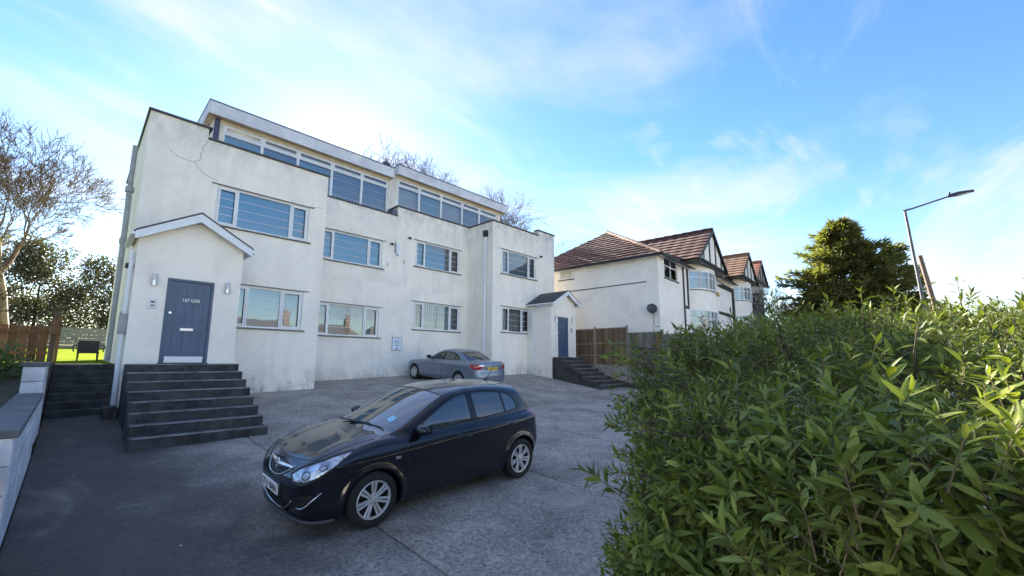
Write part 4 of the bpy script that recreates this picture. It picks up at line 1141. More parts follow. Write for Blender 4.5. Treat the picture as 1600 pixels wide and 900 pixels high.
def leaf_material(name, c_lo, c_hi, transl=.35, rough=.5, scale=1.2):
    m, n, l, b = nodemat(name)
    g = n.new('ShaderNodeNewGeometry')
    f = noise(n, l, g.outputs['Position'], scale, 3, .6)
    rp = g.outputs['Random Per Island']
    ad = n.new('ShaderNodeMath'); ad.operation = 'MULTIPLY_ADD'; ad.inputs[1].default_value = .55; l.new(rp, ad.inputs[0])
    m2 = n.new('ShaderNodeMath'); m2.operation = 'MULTIPLY'; m2.inputs[1].default_value = .6; l.new(f, m2.inputs[0]); l.new(m2.outputs[0], ad.inputs[2])
    r = ramp(n, [(.15, c_lo), (.85, c_hi)]); l.new(ad.outputs[0], r.inputs[0])
    l.new(r.outputs[0], b.inputs['Base Color']); pset(b, rough=rough)
    tr = n.new('ShaderNodeBsdfTranslucent'); hv = mixc(n, l, 1.0, r.outputs[0], (1.25, 1.35, .55), 'MULTIPLY'); l.new(hv, tr.inputs[0])
    mx = n.new('ShaderNodeMixShader'); mx.inputs[0].default_value = transl
    l.new(b.outputs[0], mx.inputs[1]); l.new(tr.outputs[0], mx.inputs[2]); l.new(mx.outputs[0], n['Material Output'].inputs[0])
    return m
M_leaf_dry = leaf_material('leaf_yellowing', (.12, .085, .025), (.28, .20, .06), .3)
M_leaf_dark = leaf_material('leaf_evergreen', (.028, .032, .016), (.115, .105, .048), .2)
M_leaf_con = leaf_material('leaf_conifer', (.045, .060, .020), (.19, .185, .05), .38, .75, .40)
def bare_tree(name, label, seed, base, height, spread=.9, levels=5, r0=.16, min_r=.008, leaves=None, group='bare winter trees', **k):
    root = empty(name, base); tag(root, label, 'tree', group)
    segs = grow(seed, (0, 0, 0), height, spread, levels, r0, **k)
    zs_ = sorted(s[1].z for s in segs); kz = height/zs_[int(len(zs_)*.995)]
    segs = [(a*kz, b*kz, ra, rb) for a, b, ra, rb in segs]
    big = [s for s in segs if s[2] > r0*.30]; small = [s for s in segs if s[2] <= r0*.30]
    v, f = seg_mesh(big, min_r); me = bpy.data.meshes.new('trunk'); me.from_pydata(v, [], f); link('trunk', me, root, M_bark_g if leaves else M_bark, True)
    v, f = seg_mesh(small, min_r); me = bpy.data.meshes.new('crown'); me.from_pydata(v, [], f); o = link('crown', me, root, M_bark_g if leaves else M_bark); o['kind'] = 'stuff'
    if leaves:
        rd = np.random.default_rng(seed)
        tips = [s for s in small if s[2] < r0*.14 and leaves[0] < s[1].z < leaves[1]]
        rr = random.Random(seed); rr.shuffle(tips); tips = tips[:leaves[2]]
        V, Fq = leaf_cloud([tuple(s[1]) for s in tips], [tuple((s[1]-s[0]).normalized()) for s in tips], leaves[3], leaves[3]*.3, '', rd)
        np_mesh('foliage', V, Fq, M_leaf_dry, root, 'stuff')
    print(name, len(segs)); return root
bare_tree('garden_tree', 'tall bare tree with a few yellowing leaves behind the garden', 11, (-1.9, 26, .1), 9.4, .85, 6, .19, .008, leaves=(.8, 3.6, 800, .15), first=.22, split=(2, 3), up=.42, gnarl=.15)
bare_tree('garden_tree', 'slender bare tree at the far left edge of the garden', 23, (-6.0, 26.0, .1), 7.6, .9, 5, .12, .010, leaves=(1.0, 4.5, 900, .15), first=.26, split=(2, 3), up=.32)
bare_tree('young_tree', 'young multi-stemmed tree with pale yellow leaves by the timber panel', 7, (-2.0, 15.0, -.3), 2.6, 1.0, 4, .035, .006, leaves=(.4, 2.6, 420, .10), group='bare winter trees', first=.34, split=(2, 3), up=.2)
bare_tree('back_tree', 'bare tree top showing above the attic roof at its middle', 31, (20.2, 33.6, 0), 18.8, .48, 6, .22, .009, first=.30, split=(2, 3), up=.5)
bare_tree('back_tree', 'bare tree rising over the right end of the attic roof', 37, (29.8, 27.0, 0), 15.6, .58, 5, .22, .010, first=.27, split=(2, 4), up=.5)
bare_tree('back_tree', 'thin bare tree beside the dark conifer', 43, (43.5, 9.0, 0), 7.5, .9, 5, .10, .014, first=.26, split=(2, 3), up=.4)

def conifer(name, label, base, H, Rb, seed, n_br, mat, droop=.12, zmin=.05, shape=.8, tuft=9, fl=.5):
    root = empty(name, base); tag(root, label, 'tree', 'evergreen trees')
    rd = np.random.default_rng(seed); rr = random.Random(seed)
    MB().tube([(0,0,-.3), (.05,.02,H*.5), (0,0,H*.97)], [H*.022, H*.013, .01], 8).build('trunk', M_bark, root)
    pts = []; dirs = []; br = []
    for i in range(n_br):
        t = rd.uniform(zmin, .985); z = H*t
        R = Rb*((1-t)**shape)*rd.uniform(.58, 1.14) + .12
        a = rd.uniform(0, 2*math.pi); lobe = 1 + .20*math.sin(3*a+seed+t*4) + .16*math.sin(5*a+2*seed+t*11)
        R *= lobe
        c, s = math.cos(a), math.sin(a)
        rise = rd.uniform(.12, .42)*R
        p0 = np.array([0, 0, z - .15*R]); 
        prev = p0
        n = max(4, int(R/.30))
        for k in range(1, n+1):
            u = k/n
            p = np.array([c*R*u, s*R*u, z - .15*R + rise*u - droop*R*u*u*1.2]) + rd.normal(0, .04, 3)
            if u > .25:
                for _ in range(tuft):
                    side = rd.normal(0, 1)
                    q = p + np.array([-s, c, 0])*side*.22*(1.15-u)*R*.55 + rd.normal(0, .06, 3) + np.array([0, 0, -.05])
                    pts.append(q); dirs.append((c*.8 - s*side*.5, s*.8 + c*side*.5, .10 + .25*rd.random()))
            br.append((Vector(prev), Vector(p), .035*(1-u)+.008, .035*(1-u)+.006)); prev = p
    v, f = seg_mesh(br, .008, 4, 3); me = bpy.data.meshes.new('branches'); me.from_pydata(v, [], f); o = link('branches', me, root, M_bark); o['kind'] = 'stuff'
    V, Fq = leaf_cloud(pts, dirs, fl, fl*.10, '', rd)
    o = np_mesh('crown', V, Fq, mat, root, 'stuff')
    print(name, len(Fq)); return root
conifer('conifer_tree', 'large bushy dark conifer beyond the hedge left of the street lamp', (45.0, 3.5, -.6), 12.8, 5.8, 5, 560, M_leaf_con, .06, .03, .72, 14, .60)
conifer('conifer_tree', 'slim conifer spire on the right shoulder of the larger conifer', (46.5, .3, -.6), 10.4, 3.0, 9, 220, M_leaf_con, .06, .03, .72, 14, .56)
def bushy(name, label, base, rx, ry, h, seed, n, L, mat, group='evergreens behind the garden'):
    root = empty(name, base); tag(root, label, 'tree', group)
    rd = np.random.default_rng(seed)
    MB().tube([(0,0,-.3), (0,.05,h*.6)], [.14, .05], 7).build('trunk', M_bark, root)
    # clumps spread through the volume
    C = []
    for i in range(46):
        t = rd.uniform(.06, 1); a = rd.uniform(0, 6.283); r = math.sqrt(rd.random())*(1-.75*t**1.6)
        C.append((math.cos(a)*rx*r, math.sin(a)*ry*r, h*t))
    C = np.array(C); k = rd.integers(0, len(C), n); cl = .24*(rx+ry)/2 + .25
    off = rd.normal(0, 1, (n, 3)); off /= np.linalg.norm(off, axis=1)[:,None]; off *= (cl*rd.random(n)**.4)[:,None]
    pts = C[k] + off; dirs = off/cl + np.array([0, 0, .2])
    V, Fq = leaf_cloud(pts, dirs, L, L*.32, '', rd); np_mesh('crown', V, Fq, mat, root, 'stuff'); return root
for i, (x, y, rx, h, lab_) in enumerate(((-11.5, 50.0, 3.6, 9.2, 'dark evergreen at the far left behind the back fence'), (-6.4, 49.0, 3.1, 8.0, 'dark evergreen behind the tall bare tree'), (-2.4, 50.0, 2.9, 8.8, 'dark evergreen behind the timber gate post'), (1.4, 48.5, 2.9, 7.2, 'dark evergreen above the green board fence'), (5.0, 49.6, 2.9, 8.0, 'dark evergreen beside the flank of the apartment block'))):
    bushy('evergreen_tree', lab_, (x, y, .5), rx+.7, 2.6, h, 60+i, 15000, .20, M_leaf_dark)
# low planting in the raised bed
for i, (x, y, rx, h, lab_) in enumerate(((-1.4, 9.6, .5, .34, 'low green plant in the raised bed nearest the wall'), (-2.2, 11.2, .6, .42, 'low green plant further up the raised bed'), (-1.0, 12.6, .4, .36, 'small green plant beside the white pier'))):
    b_ = bushy('bed_plant', lab_, (x, y, bed_z(x, y)), rx, rx, h, 80+i, 900, .09, leaf_material('leaf_bed%d' % i, (.03, .06, .012), (.09, .15, .03), .3), 'plants in the raised bed')
    b_['category'] = 'plant'

# ================================================================== cars
def smooth_tab(xs, vs_, sig=.03, n=600, pad=.4):
    g = np.linspace(xs[0]-pad, xs[-1]+pad, n); v = np.interp(g, xs, vs_)
    h = g[1]-g[0]; k = max(1, int(3*sig/h)); t = np.arange(-k, k+1)*h
    w_ = np.exp(-.5*(t/sig)**2); w_ /= w_.sum()
    v = np.convolve(np.pad(v, k, mode='edge'), w_, mode='valid')
    return lambda q: np.interp(q, g, v)
def smax(a, b, k):
    h = np.maximum(k - np.abs(a-b), 0)/k
    return np.maximum(a, b) + h*h*k*.25
def smin(a, b, k): return -smax(-a, -b, k)
def sd_poly(px, pz, poly):
    """signed distance to a polygon, negative inside"""
    d = np.full(px.shape, 1e9); s = np.ones(px.shape); n = len(poly)
    for i in range(n):
        ax, az = poly[i]; bx, bz = poly[i-1]
        ex, ez = bx-ax, bz-az; wx, wz = px-ax, pz-az
        t = np.clip((wx*ex+wz*ez)/(ex*ex+ez*ez), 0, 1)
        d = np.minimum(d, (wx-ex*t)**2 + (wz-ez*t)**2)
        c1_, c2_, c3_ = pz >= az, pz < bz, ex*wz > ez*wx
        s = np.where((c1_ & c2_ & c3_) | (~c1_ & ~c2_ & ~c3_), -s, s)
    return s*np.sqrt(d)
def surface_net(fn, lo, hi, h):
    lo = np.array(lo); n = np.ceil((np.array(hi)-lo)/h).astype(int)+1
    ax = [lo[i]+h*np.arange(n[i]) for i in range(3)]
    Fg = np.empty(n, np.float32)
    for i0 in range(0, n[0], 24):
        X, Y, Z = np.meshgrid(ax[0][i0:i0+24], ax[1], ax[2], indexing='ij')
        Fg[i0:i0+24] = fn(X, Y, Z)
    ins = Fg < 0
    c = np.zeros(n-1, np.int8)
    for dx in (0,1):
        for dy in (0,1):
            for dz in (0,1): c += ins[dx:n[0]-1+dx, dy:n[1]-1+dy, dz:n[2]-1+dz]
    mixed = (c > 0) & (c < 8)
    idx = np.full(n-1, -1, np.int64); cells = np.argwhere(mixed); idx[mixed] = np.arange(len(cells))
    P = np.zeros((len(cells), 3)); cnt = np.zeros(len(cells))
    cor = [(a, b, d) for a in (0,1) for b in (0,1) for d in (0,1)]
    for a in cor:
        for b in cor:
            if sum(abs(a[i]-b[i]) for i in range(3)) == 1 and a < b:
                fa = Fg[cells[:,0]+a[0], cells[:,1]+a[1], cells[:,2]+a[2]]; fb = Fg[cells[:,0]+b[0], cells[:,1]+b[1], cells[:,2]+b[2]]
                m = (fa < 0) != (fb < 0)
                t = np.where(m, fa/np.where(m, fa-fb, 1), 0)
                p = np.array(a)[None]+(np.array(b)-np.array(a))[None]*t[:,None]
                P[m] += p[m]; cnt[m] += 1
    P = lo + (cells + P/cnt[:,None])*h
    quads = []
    for axx in range(3):
        b, d = [(1,2),(2,0),(0,1)][axx]
        sl0 = [slice(1,-1)]*3; sl1 = [slice(1,-1)]*3
        sl0[axx] = slice(0, n[axx]-1); sl1[axx] = slice(1, n[axx])
        a0 = ins[tuple(sl0)]; a1 = ins[tuple(sl1)]
        e = np.argwhere(a0 != a1); off = np.ones(3, int); off[axx] = 0
        pos = e + off; fl = a0[tuple(e.T)]
        q = []
        for (db, dd) in ((0,0),(-1,0),(-1,-1),(0,-1)):
            pp = pos.copy(); pp[:,b] += db; pp[:,d] += dd; q.append(idx[pp[:,0], pp[:,1], pp[:,2]])
        q = np.stack(q, 1); q[~fl] = q[~fl][:, ::-1]
        quads.append(q)
    return P, np.concatenate(quads)
def grad(fn, P, e=2e-3):
    g = np.empty_like(P)
    for i in range(3):
        d = np.zeros(3); d[i] = e
        g[:,i] = (fn(*(P+d).T) - fn(*(P-d).T))/(2*e)
    return g
def project(fn, P, it=3):
    for _ in range(it):
        g = grad(fn, P); f = fn(*P.T)
        P = P - (np.clip(f, -.02, .02)/np.maximum((g*g).sum(1), .05))[:,None]*g
    return P
def car_surface(fn, regions, lo, hi, h):
    """regions: (name, g) in order of priority; g(x,y,z) < 0 inside.  returns verts, normals, quads, label per quad"""
    P, Q = surface_net(fn, lo, hi, h)
    P = project(fn, P)
    for nm, g in regions:                       # pull the vertices nearest to each outline onto it
        for _ in range(2):
            v = g(*P.T); near = np.abs(v) < .62*h
            if not near.any(): continue
            S = P[near]; gg = grad(g, S, 1e-3); nn = grad(fn, S); nn /= np.linalg.norm(nn, axis=1)[:,None]+1e-9
            gg -= (gg*nn).sum(1)[:,None]*nn
            st = -v[near]/np.maximum((gg*gg).sum(1), .2)
            P[near] = project(fn, S + gg*np.clip(st, -h, h)[:,None], 1)
    N = grad(fn, P); N /= np.linalg.norm(N, axis=1)[:,None]+1e-9
    Cn = P[Q].mean(1); lab = np.full(len(Q), -1)
    for i, (nm, g) in enumerate(regions):
        m = (g(*Cn.T) < 0) & (lab < 0); lab[m] = i
    return P, N, Q, lab
def submesh(name, P, N, Q, sel, mat, parent, sink=0.0):
    q = Q[sel]
    if len(q) == 0: return None
    u, inv = np.unique(q.ravel(), return_inverse=True)
    V = P[u] - N[u]*sink
    me = bpy.data.meshes.new(name); me.from_pydata(V.tolist(), [], inv.reshape(-1, 4).tolist()); me.update()
    me.polygons.foreach_set('use_smooth', [True]*len(me.polygons))
    me.normals_split_custom_set_from_vertices(N[u].tolist())
    return link(name, me, parent, mat)
def on_side(fn, x, z, sgn, y0=1.2):
    ys = np.linspace(y0, 0, 400)*sgn; v = fn(np.full(400, x), ys, np.full(400, z)); i = np.argmax(v < 0)
    return Vector((x, ys[i], z))
def on_front(fn, y, z, x0=-.2, x1=2.0):
    xs = np.linspace(x0, x1, 1200); v = fn(xs, np.full(1200, y), np.full(1200, z)); i = np.argmax(v < 0)
    return Vector((xs[i], y, z))
def on_top(fn, x, y, z0=1.7):
    zs = np.linspace(z0, .1, 900); v = fn(np.full(900, x), np.full(900, y), zs); i = np.argmax(v < 0)
    return Vector((x, y, zs[i]))
def gap_line(pts, parent, r=.0048, mat=None, nm='panel_gap'):
    if len(pts) > 1: MB().tube(pts, r, 5).build(nm, mat or M_black, parent)
def path2(poly, step=.03):
    out = []
    for a, b in zip(poly[:-1], poly[1:]):
        n = max(1, int(math.hypot(b[0]-a[0], b[1]-a[1])/step))
        out += [(a[0]+(b[0]-a[0])*i/n, a[1]+(b[1]-a[1])*i/n) for i in range(n)]
    return out + [poly[-1]]
def lathe(mb, prof, n, yflip=1):
    """profile of (radius, y) turned about the y axis"""
    v = []; f = []
    for r, y in prof:
        for k in range(n):
            t = 2*math.pi*k/n; v.append((r*math.cos(t), y*yflip, r*math.sin(t)))
    for i in range(len(prof)-1):
        for k in range(n): f.append((i*n+k, i*n+(k+1) % n, (i+1)*n+(k+1) % n, (i+1)*n+k))
    return mb.add(v, f)
M_tyre = mottled('tyre_rubber', (.010, .010, .011), (.020, .020, .021), 20, .85)
M_alloy = plain('alloy_silver', (.66, .66, .67), .30, metal=.55)
M_alloy_d = plain('wheel_well_dark', (.012, .012, .013), .7)
def wheel(parent, x, y, r, rr, width, sgn, spokes, twin, turn=0.0, steer=0):
    w = empty('wheel', (x, y, r), parent); w.rotation_euler = (0, turn, R_(steer))
    o = width/2
    t = lathe(MB(), [(rr, -o*.86), (rr+.012, -o*.98), (r-.045, -o*1.02), (r-.014, -o*.93), (r, -o*.74), (r, o*.74), (r-.014, o*.93), (r-.045, o*1.02), (rr+.012, o*.98), (rr, o*.86)], 48)
    to = t.build('tyre', M_tyre, w); shade_auto(to, 40)
    ys = sgn*o
    b = lathe(MB(), [(rr+.004, ys*.88), (rr-.004, ys*.97), (rr-.014, ys*.95), (rr-.022, ys*.80), (rr-.03, ys*.1), (.02, ys*.05)], 48)
    bo = b.build('rim', M_alloy, w); shade_auto(bo, 40)
    lathe(MB(), [(rr-.034, ys*.12), (.0, ys*.13)], 32).build('brake_disc', M_alloy_d, w)
    bk = lathe(MB(), [(rr-.023, ys*.70), (rr-.031, ys*.12), (.01, ys*.14)], 32); bk.build('barrel', M_alloy_d, w)
    hub = lathe(MB(), [(.0, ys*.92), (.030, ys*.915), (.045, ys*.86), (.062, ys*.84), (.066, ys*.60)], 24).build('hub_cap', M_alloy, w); shade_auto(hub, 40)
    for k in range(5):
        a = 2*math.pi*k/5+.3
        MB().tube([(.047*math.cos(a), ys*.80, .047*math.sin(a)), (.047*math.cos(a), ys*.865, .047*math.sin(a))], .008, 6).build('wheel_bolt', M_alloy_d, w)
    for k in range(spokes):
        for dlt in ((-.5, .5) if twin else (0,)):
            a = 2*math.pi*k/spokes
            da = dlt*twin
            def pt(rad, off, yy):
                ca, sa = math.cos(a), math.sin(a); return (rad*ca - off*sa, yy, rad*sa + off*ca)
            w0, w1 = (.011, .0155) if twin else (.022, .016)
            c0, c1 = da*.026, da*.048
            r0, r1 = .05, rr-.012
            q = MB(); yo, yi = ys*.88, ys*.62
            q.add([pt(r0, c0-w0, ys*.80), pt(r1, c1-w1, ys*.93), pt(r1, c1+w1, ys*.93), pt(r0, c0+w0, ys*.80), pt(r0, c0-w0, yi), pt(r1, c1-w1, ys*.70), pt(r1, c1+w1, ys*.70), pt(r0, c0+w0, yi)],
                  [(0,1,2,3),(7,6,5,4),(0,4,5,1),(1,5,6,2),(2,6,7,3),(3,7,4,0)])
            q.build('spoke', M_alloy, w, bevel=.003)
    return w
def text_mesh(body, size, mat, parent, loc, rot, name='plate_text', ex=.001, width=None):
    cu = bpy.data.curves.new(name, 'FONT'); cu.body = body; cu.size = size; cu.align_x = 'CENTER'; cu.align_y = 'CENTER'; cu.extrude = ex; cu.offset = .0015
    t = bpy.data.objects.new(name, cu); COL.objects.link(t)
    me = bpy.data.meshes.new_from_object(t); bpy.data.objects.remove(t)
    o = link(name, me, parent, mat); o.location = loc; o.rotation_euler = rot
    if width:
        cur = max(v.co.x for v in me.vertices) - min(v.co.x for v in me.vertices)
        o.scale = (width/cur, 1, 1)
    return o
def place(root, nose, ang, axle_f, axle_r, half):
    ex = Vector((math.cos(ang), math.sin(ang), 0)); ey = Vector((-math.sin(ang), math.cos(ang), 0))
    n = Vector((*nose, 0))
    def g(x, y): p = n + ex*x + ey*y; return gz(p.x, p.y)
    zf = (g(axle_f, -half)+g(axle_f, half))/2; zr = (g(axle_r, -half)+g(axle_r, half))/2
    zl = (g(axle_f, -half)+g(axle_r, -half))/2; zr2 = (g(axle_f, half)+g(axle_r, half))/2
    X = (ex + Vector((0, 0, (zr-zf)/(axle_r-axle_f)))).normalized(); Yv = (ey + Vector((0, 0, (zr2-zl)/(2*half)))).normalized()
    Zv = X.cross(Yv).normalized(); Yv = Zv.cross(X)
    o = n + Vector((0, 0, zf - (zr-zf)/(axle_r-axle_f)*axle_f + .003))
    root.matrix_world = Matrix(((X.x, Yv.x, Zv.x, o.x), (X.y, Yv.y, Zv.y, o.y), (X.z, Yv.z, Zv.z, o.z), (0, 0, 0, 1)))
def paint(name, col, metal, rough):
    m, n, l, b = nodemat(name)
    b.inputs['Base Color'].default_value = (*col, 1); pset(b, metal=metal, rough=rough, coat=1.0, coatr=.015, spec=.15)
    b.inputs['Coat IOR'].default_value = 1.5
    return m
M_carglass = plain('car_glass', (.006, .010, .014), .015, ior=2.2)
M_windscreen = plain('windscreen_glass', (.010, .016, .022), .015, ior=3.0)
M_lens = mottled('lamp_lens_clear', (.24, .25, .27), (.70, .72, .75), 9, .12, bumps=.5, bscale=24, lo=.40, hi=.60)
M_lens.node_tree.nodes['Principled BSDF'].inputs['Coat Weight'].default_value = 1.0
M_lens.node_tree.nodes['Principled BSDF'].inputs['Metallic'].default_value = .75
M_redlens = plain('lamp_lens_red', (.36, .010, .014), .12, coat=1.0, coatr=.03)
M_plate_w = plain('plate_white', (.78, .79, .78), .4)
M_plate_y = plain('plate_yellow', (.80, .56, .05), .4)
M_ink = plain('plate_black', (.012, .012, .014), .5)

# ---- black five door hatchback
def mk_hatch():
    Wp = smooth_tab([0, .15, .4, .7, 1.1, 2.0, 3.0, 3.5, 3.8, 4.0], [.70, .78, .828, .852, .862, .866, .866, .850, .806, .73], .05)
    dW = smooth_tab([-.75, -.60, -.50, -.38, -.22, -.05, 0, .06, .16, .32], [-.10, -.055, -.022, -.004, -.014, -.006, 0, -.022, -.068, -.15], .012)
    zt = smooth_tab([-.1, .06, .14, .28, .5, .75, .95, 1.3, 3.4, 3.7, 4.0], [.60, .67, .755, .835, .905, .965, .995, 1.0, 1.04, 1.05, 1.0], .05)
    xf = smooth_tab([.1, .2, .3, .42, .52, .62, .72, .85], [.12, .075, .035, .008, 0.0, .010, .040, .16], .025)
    xr = smooth_tab([.1, .25, .4, .55, .66, .80, 1.0, 1.1], [3.86, 3.93, 3.975, 3.995, 3.985, 3.945, 3.90, 3.86], .03)
    zg = smooth_tab([.40, .62, .88, 1.15, 1.42, 1.68, 1.88, 2.1, 2.4, 2.8, 3.2, 3.5, 3.62, 3.70, 3.80, 3.92, 4.05, 4.3], [.20, .80, .985, 1.112, 1.232, 1.342, 1.412, 1.455, 1.486, 1.488, 1.465, 1.425, 1.385, 1.28, 1.13, .95, .75, .2], .045)
    Wg = smooth_tab([.7, .95, 1.05, 1.2, 1.35, 1.5], [.82, .800, .770, .705, .635, .56], .03)
    wx = smooth_tab([.8, 1.2, 1.7, 2.4, 3.0, 3.5, 3.9], [-.16, -.05, -.005, 0, -.008, -.035, -.10], .08)
    AX, RW = (.84, 3.351), .352
    def fn(X, Y, Z):
        ay = np.abs(Y)
        zc = .775 + .052*(X-1.0)
        fl = 0
        for a in AX:
            d = np.hypot(X-a, Z-.300); fl = fl + .020*np.exp(-((d-.372)/.045)**2)
        side = ay - (Wp(X) + dW(Z-zc) + fl)
        top = (Z - (zt(X) - .050*(ay/.8)**2.4 + .012*np.exp(-((ay-.52)/.10)**2)*(X < 1.3)))*.93
        front = (xf(Z) + .26*ay**2.5 - X)*.95
        rear = (X - (xr(Z) - .20*ay**2.6))*.95
        low = smax(smax(smax(side, top, .07), smax(front, rear, .01), .14), .175 + .05*np.clip((.5-X)/.5, 0, 1)*0 - Z, .05)
        Xs = X - .18*ay**2*np.clip((2.6-X)/1.2, 0, 1) + .22*ay**2*np.clip((X-2.8)/.9, 0, 1)
        z1 = zg(Xs); sl = (zg(Xs+.02)-zg(Xs-.02))/.04
        gt = (Z - (z1 - .050*(ay/.55)**2.6))/np.sqrt(1+sl*sl)
        gs = (ay - (Wg(Z)+wx(X)))*.92
        gh = smax(smax(gt, gs, .085), .70-Z, .02)
        F = smin(low, gh, .035)
        for a in AX:
            d = np.hypot(X-a, Z-.300)
            F = smax(F, -np.maximum(d-RW, .52-ay), .012)
        return F
    far_ = 9.0
    def sidewin(poly):
        return lambda x, y, z: np.where((np.abs(y) > .5), sd_poly(x, z, poly), far_)
    dlo_f = [(1.40, .980), (1.56, 1.082), (1.77, 1.195), (1.98, 1.290), (2.14, 1.345), (2.335, 1.372), (2.345, 1.025), (2.0, 1.005)]
    dlo_r = [(2.455, 1.030), (2.445, 1.374), (2.75, 1.372), (3.02, 1.340), (3.045, 1.062)]
    dlo_q = [(3.085, 1.066), (3.06, 1.335), (3.20, 1.295), (3.30, 1.225), (3.345, 1.14), (3.325, 1.085)]
    dlo_all = [(1.06, .955), (1.40, .958), (2.0, .985), (2.6, 1.012), (3.1, 1.045), (3.37, 1.072), (3.395, 1.15), (3.33, 1.255), (3.20, 1.330), (3.02, 1.375), (2.72, 1.405), (2.40, 1.407), (2.12, 1.378), (1.96, 1.322), (1.72, 1.208), (1.44, 1.070)]
    def ws(x, y, z):
        ay = np.abs(y); Xs = x - .18*ay**2
        return np.where((z > .9) & (x < 2.3), np.maximum(np.maximum(Xs-1.88, .925-Xs), (ay-(Wg(z)+wx(x)-.060))), far_)
    def rw(x, y, z):
        ay = np.abs(y); Xs = x + .22*ay**2
        return np.where((z > .9) & (x > 3.4), np.maximum(np.maximum(3.655-Xs, 1.045-z), (ay-(Wg(z)+wx(x)-.085))), far_)
    hl = [(.46, .655), (.56, .585), (.76, .590), (.98, .655), (1.20, .760), (1.375, .872), (1.33, .893), (1.10, .850), (.86, .790), (.62, .725)]
    def head(x, y, z): return np.where((x < .95) & (np.abs(y) > .2), sd_poly(x+np.abs(y), z, hl), far_)
    def tail(x, y, z): return np.where((x > 3.5) & (np.abs(y) > .5), sd_poly(x, z, [(3.60, 1.02), (3.70, 1.12), (3.86, 1.09), (4.02, .80), (3.95, .70), (3.82, .78)]), far_)
    def fr(poly, xm=.35): return lambda x, y, z: np.where(x < xm, sd_poly(np.abs(y), z, poly), far_)
    gril = fr([(-.1, .735), (.30, .705), (.365, .715), (.33, .655), (.22, .600), (-.1, .575)])
    intake = fr([(-.1, .395), (.50, .395), (.47, .30), (.36, .245), (-.1, .235)])
    fog = fr([(.56, .435), (.68, .485), (.745, .49), (.715, .39), (.64, .335), (.55, .34)], .40)
    def bonnet(x, y, z):
        ay = np.abs(y); return np.where(z > .55, np.maximum(np.maximum(.16+.30*ay**2.2-x, x-.18*ay**2-.875), ay-(.55+.14*np.clip(x, 0, 1.1))), far_)
    fd = [(1.315, .25), (1.285, .55), (1.25, .80), (1.285, .93), (1.34, .965), (2.0, .99), (2.40, 1.012), (2.395, .25)]
    rd = [(2.405, .25), (2.41, 1.012), (3.1, 1.046), (3.34, 1.066), (3.375, .95), (3.33, .76), (3.16, .70), (3.03, .60), (2.955, .45), (2.93, .25)]
    def sd_(poly): return lambda x, y, z: np.where(np.abs(y) > .55, sd_poly(x, z, poly), far_)
    def under(x, y, z): return np.where((np.abs(y) > .0), z-.205, far_)
    def fbump(x, y, z): return np.where(x < .62, np.maximum(x-.56+.0*z, z-.60), far_)
    def rbump(x, y, z): return np.where(x > 3.5, np.maximum(3.60-x, z-.62), far_)
    regions = [('windscreen', ws), ('rear_window', rw), ('front_window', sidewin(dlo_f)), ('rear_window_side', sidewin(dlo_r)), ('quarter_window', sidewin(dlo_q)), ('window_surround', sidewin(dlo_all)),
               ('headlight_bezel', lambda x, y, z: np.where(np.abs(head(x, y, z)+.006) < .012, -1.0, 1.0)*.02), ('headlight', head), ('tail_light', tail), ('grille', gril), ('lower_intake', intake), ('fog_pocket', fog), ('underside', under), ('bonnet', bonnet), ('front_door', sd_(fd)), ('rear_door', sd_(rd)), ('front_bumper', fbump), ('rear_bumper', rbump)]
    P, N, Q, lab = car_surface(fn, regions, (-.06, -.93, .12), (4.06, .93, 1.53), .0135)
    return fn, regions, P, N, Q, lab, dict(fd=fd, rd=rd, all=dlo_all, hl=hl)
M_paint_k = paint('paint_black', (.0045, .006, .012), .0, .28)
hatch = empty('hatchback_car')
tag(hatch, 'black five door hatchback parked in the middle of the drive', 'car')
fn, regions, P, N, Q, lab, D_ = mk_hatch()
names = [n for n, g in regions]
Cq = P[Q].mean(1)
car_mats = dict(windscreen=M_windscreen, rear_window=M_carglass, front_window=M_carglass, rear_window_side=M_carglass, quarter_window=M_carglass, window_surround=plain('gloss_trim_black', (.006, .006, .008), .22), headlight=M_lens, headlight_bezel=M_black, tail_light=M_redlens, grille=M_black, lower_intake=M_black, fog_pocket=M_black, underside=M_black)
def emit_car(root, names, P, N, Q, lab, Cq, paintm, mats, split):
    submesh('body_shell', P, N, Q, lab == -1, paintm, root)
    for i, nm in enumerate(names):
        mt = mats.get(nm, paintm); out = {'rear_window_side': 'side_window', 'front_window': 'side_window', 'quarter_window': 'side_window', 'window_surround': 'window_surround'}.get(nm, nm)
        if nm in split:
            for s in (-1, 1): submesh(out, P, N, Q, (lab == i) & (Cq[:,1]*s > 0), mt, root, .004 if 'window' in nm and nm != 'window_surround' else 0)
        else: submesh(out, P, N, Q, lab == i, mt, root, .003 if nm in ('windscreen', 'rear_window') else (.012 if nm in ('grille', 'lower_intake') else 0))
emit_car(hatch, names, P, N, Q, lab, Cq, M_paint_k, car_mats, {'front_window', 'rear_window_side', 'quarter_window', 'window_surround', 'headlight', 'headlight_bezel', 'tail_light', 'front_door', 'rear_door', 'fog_pocket'})
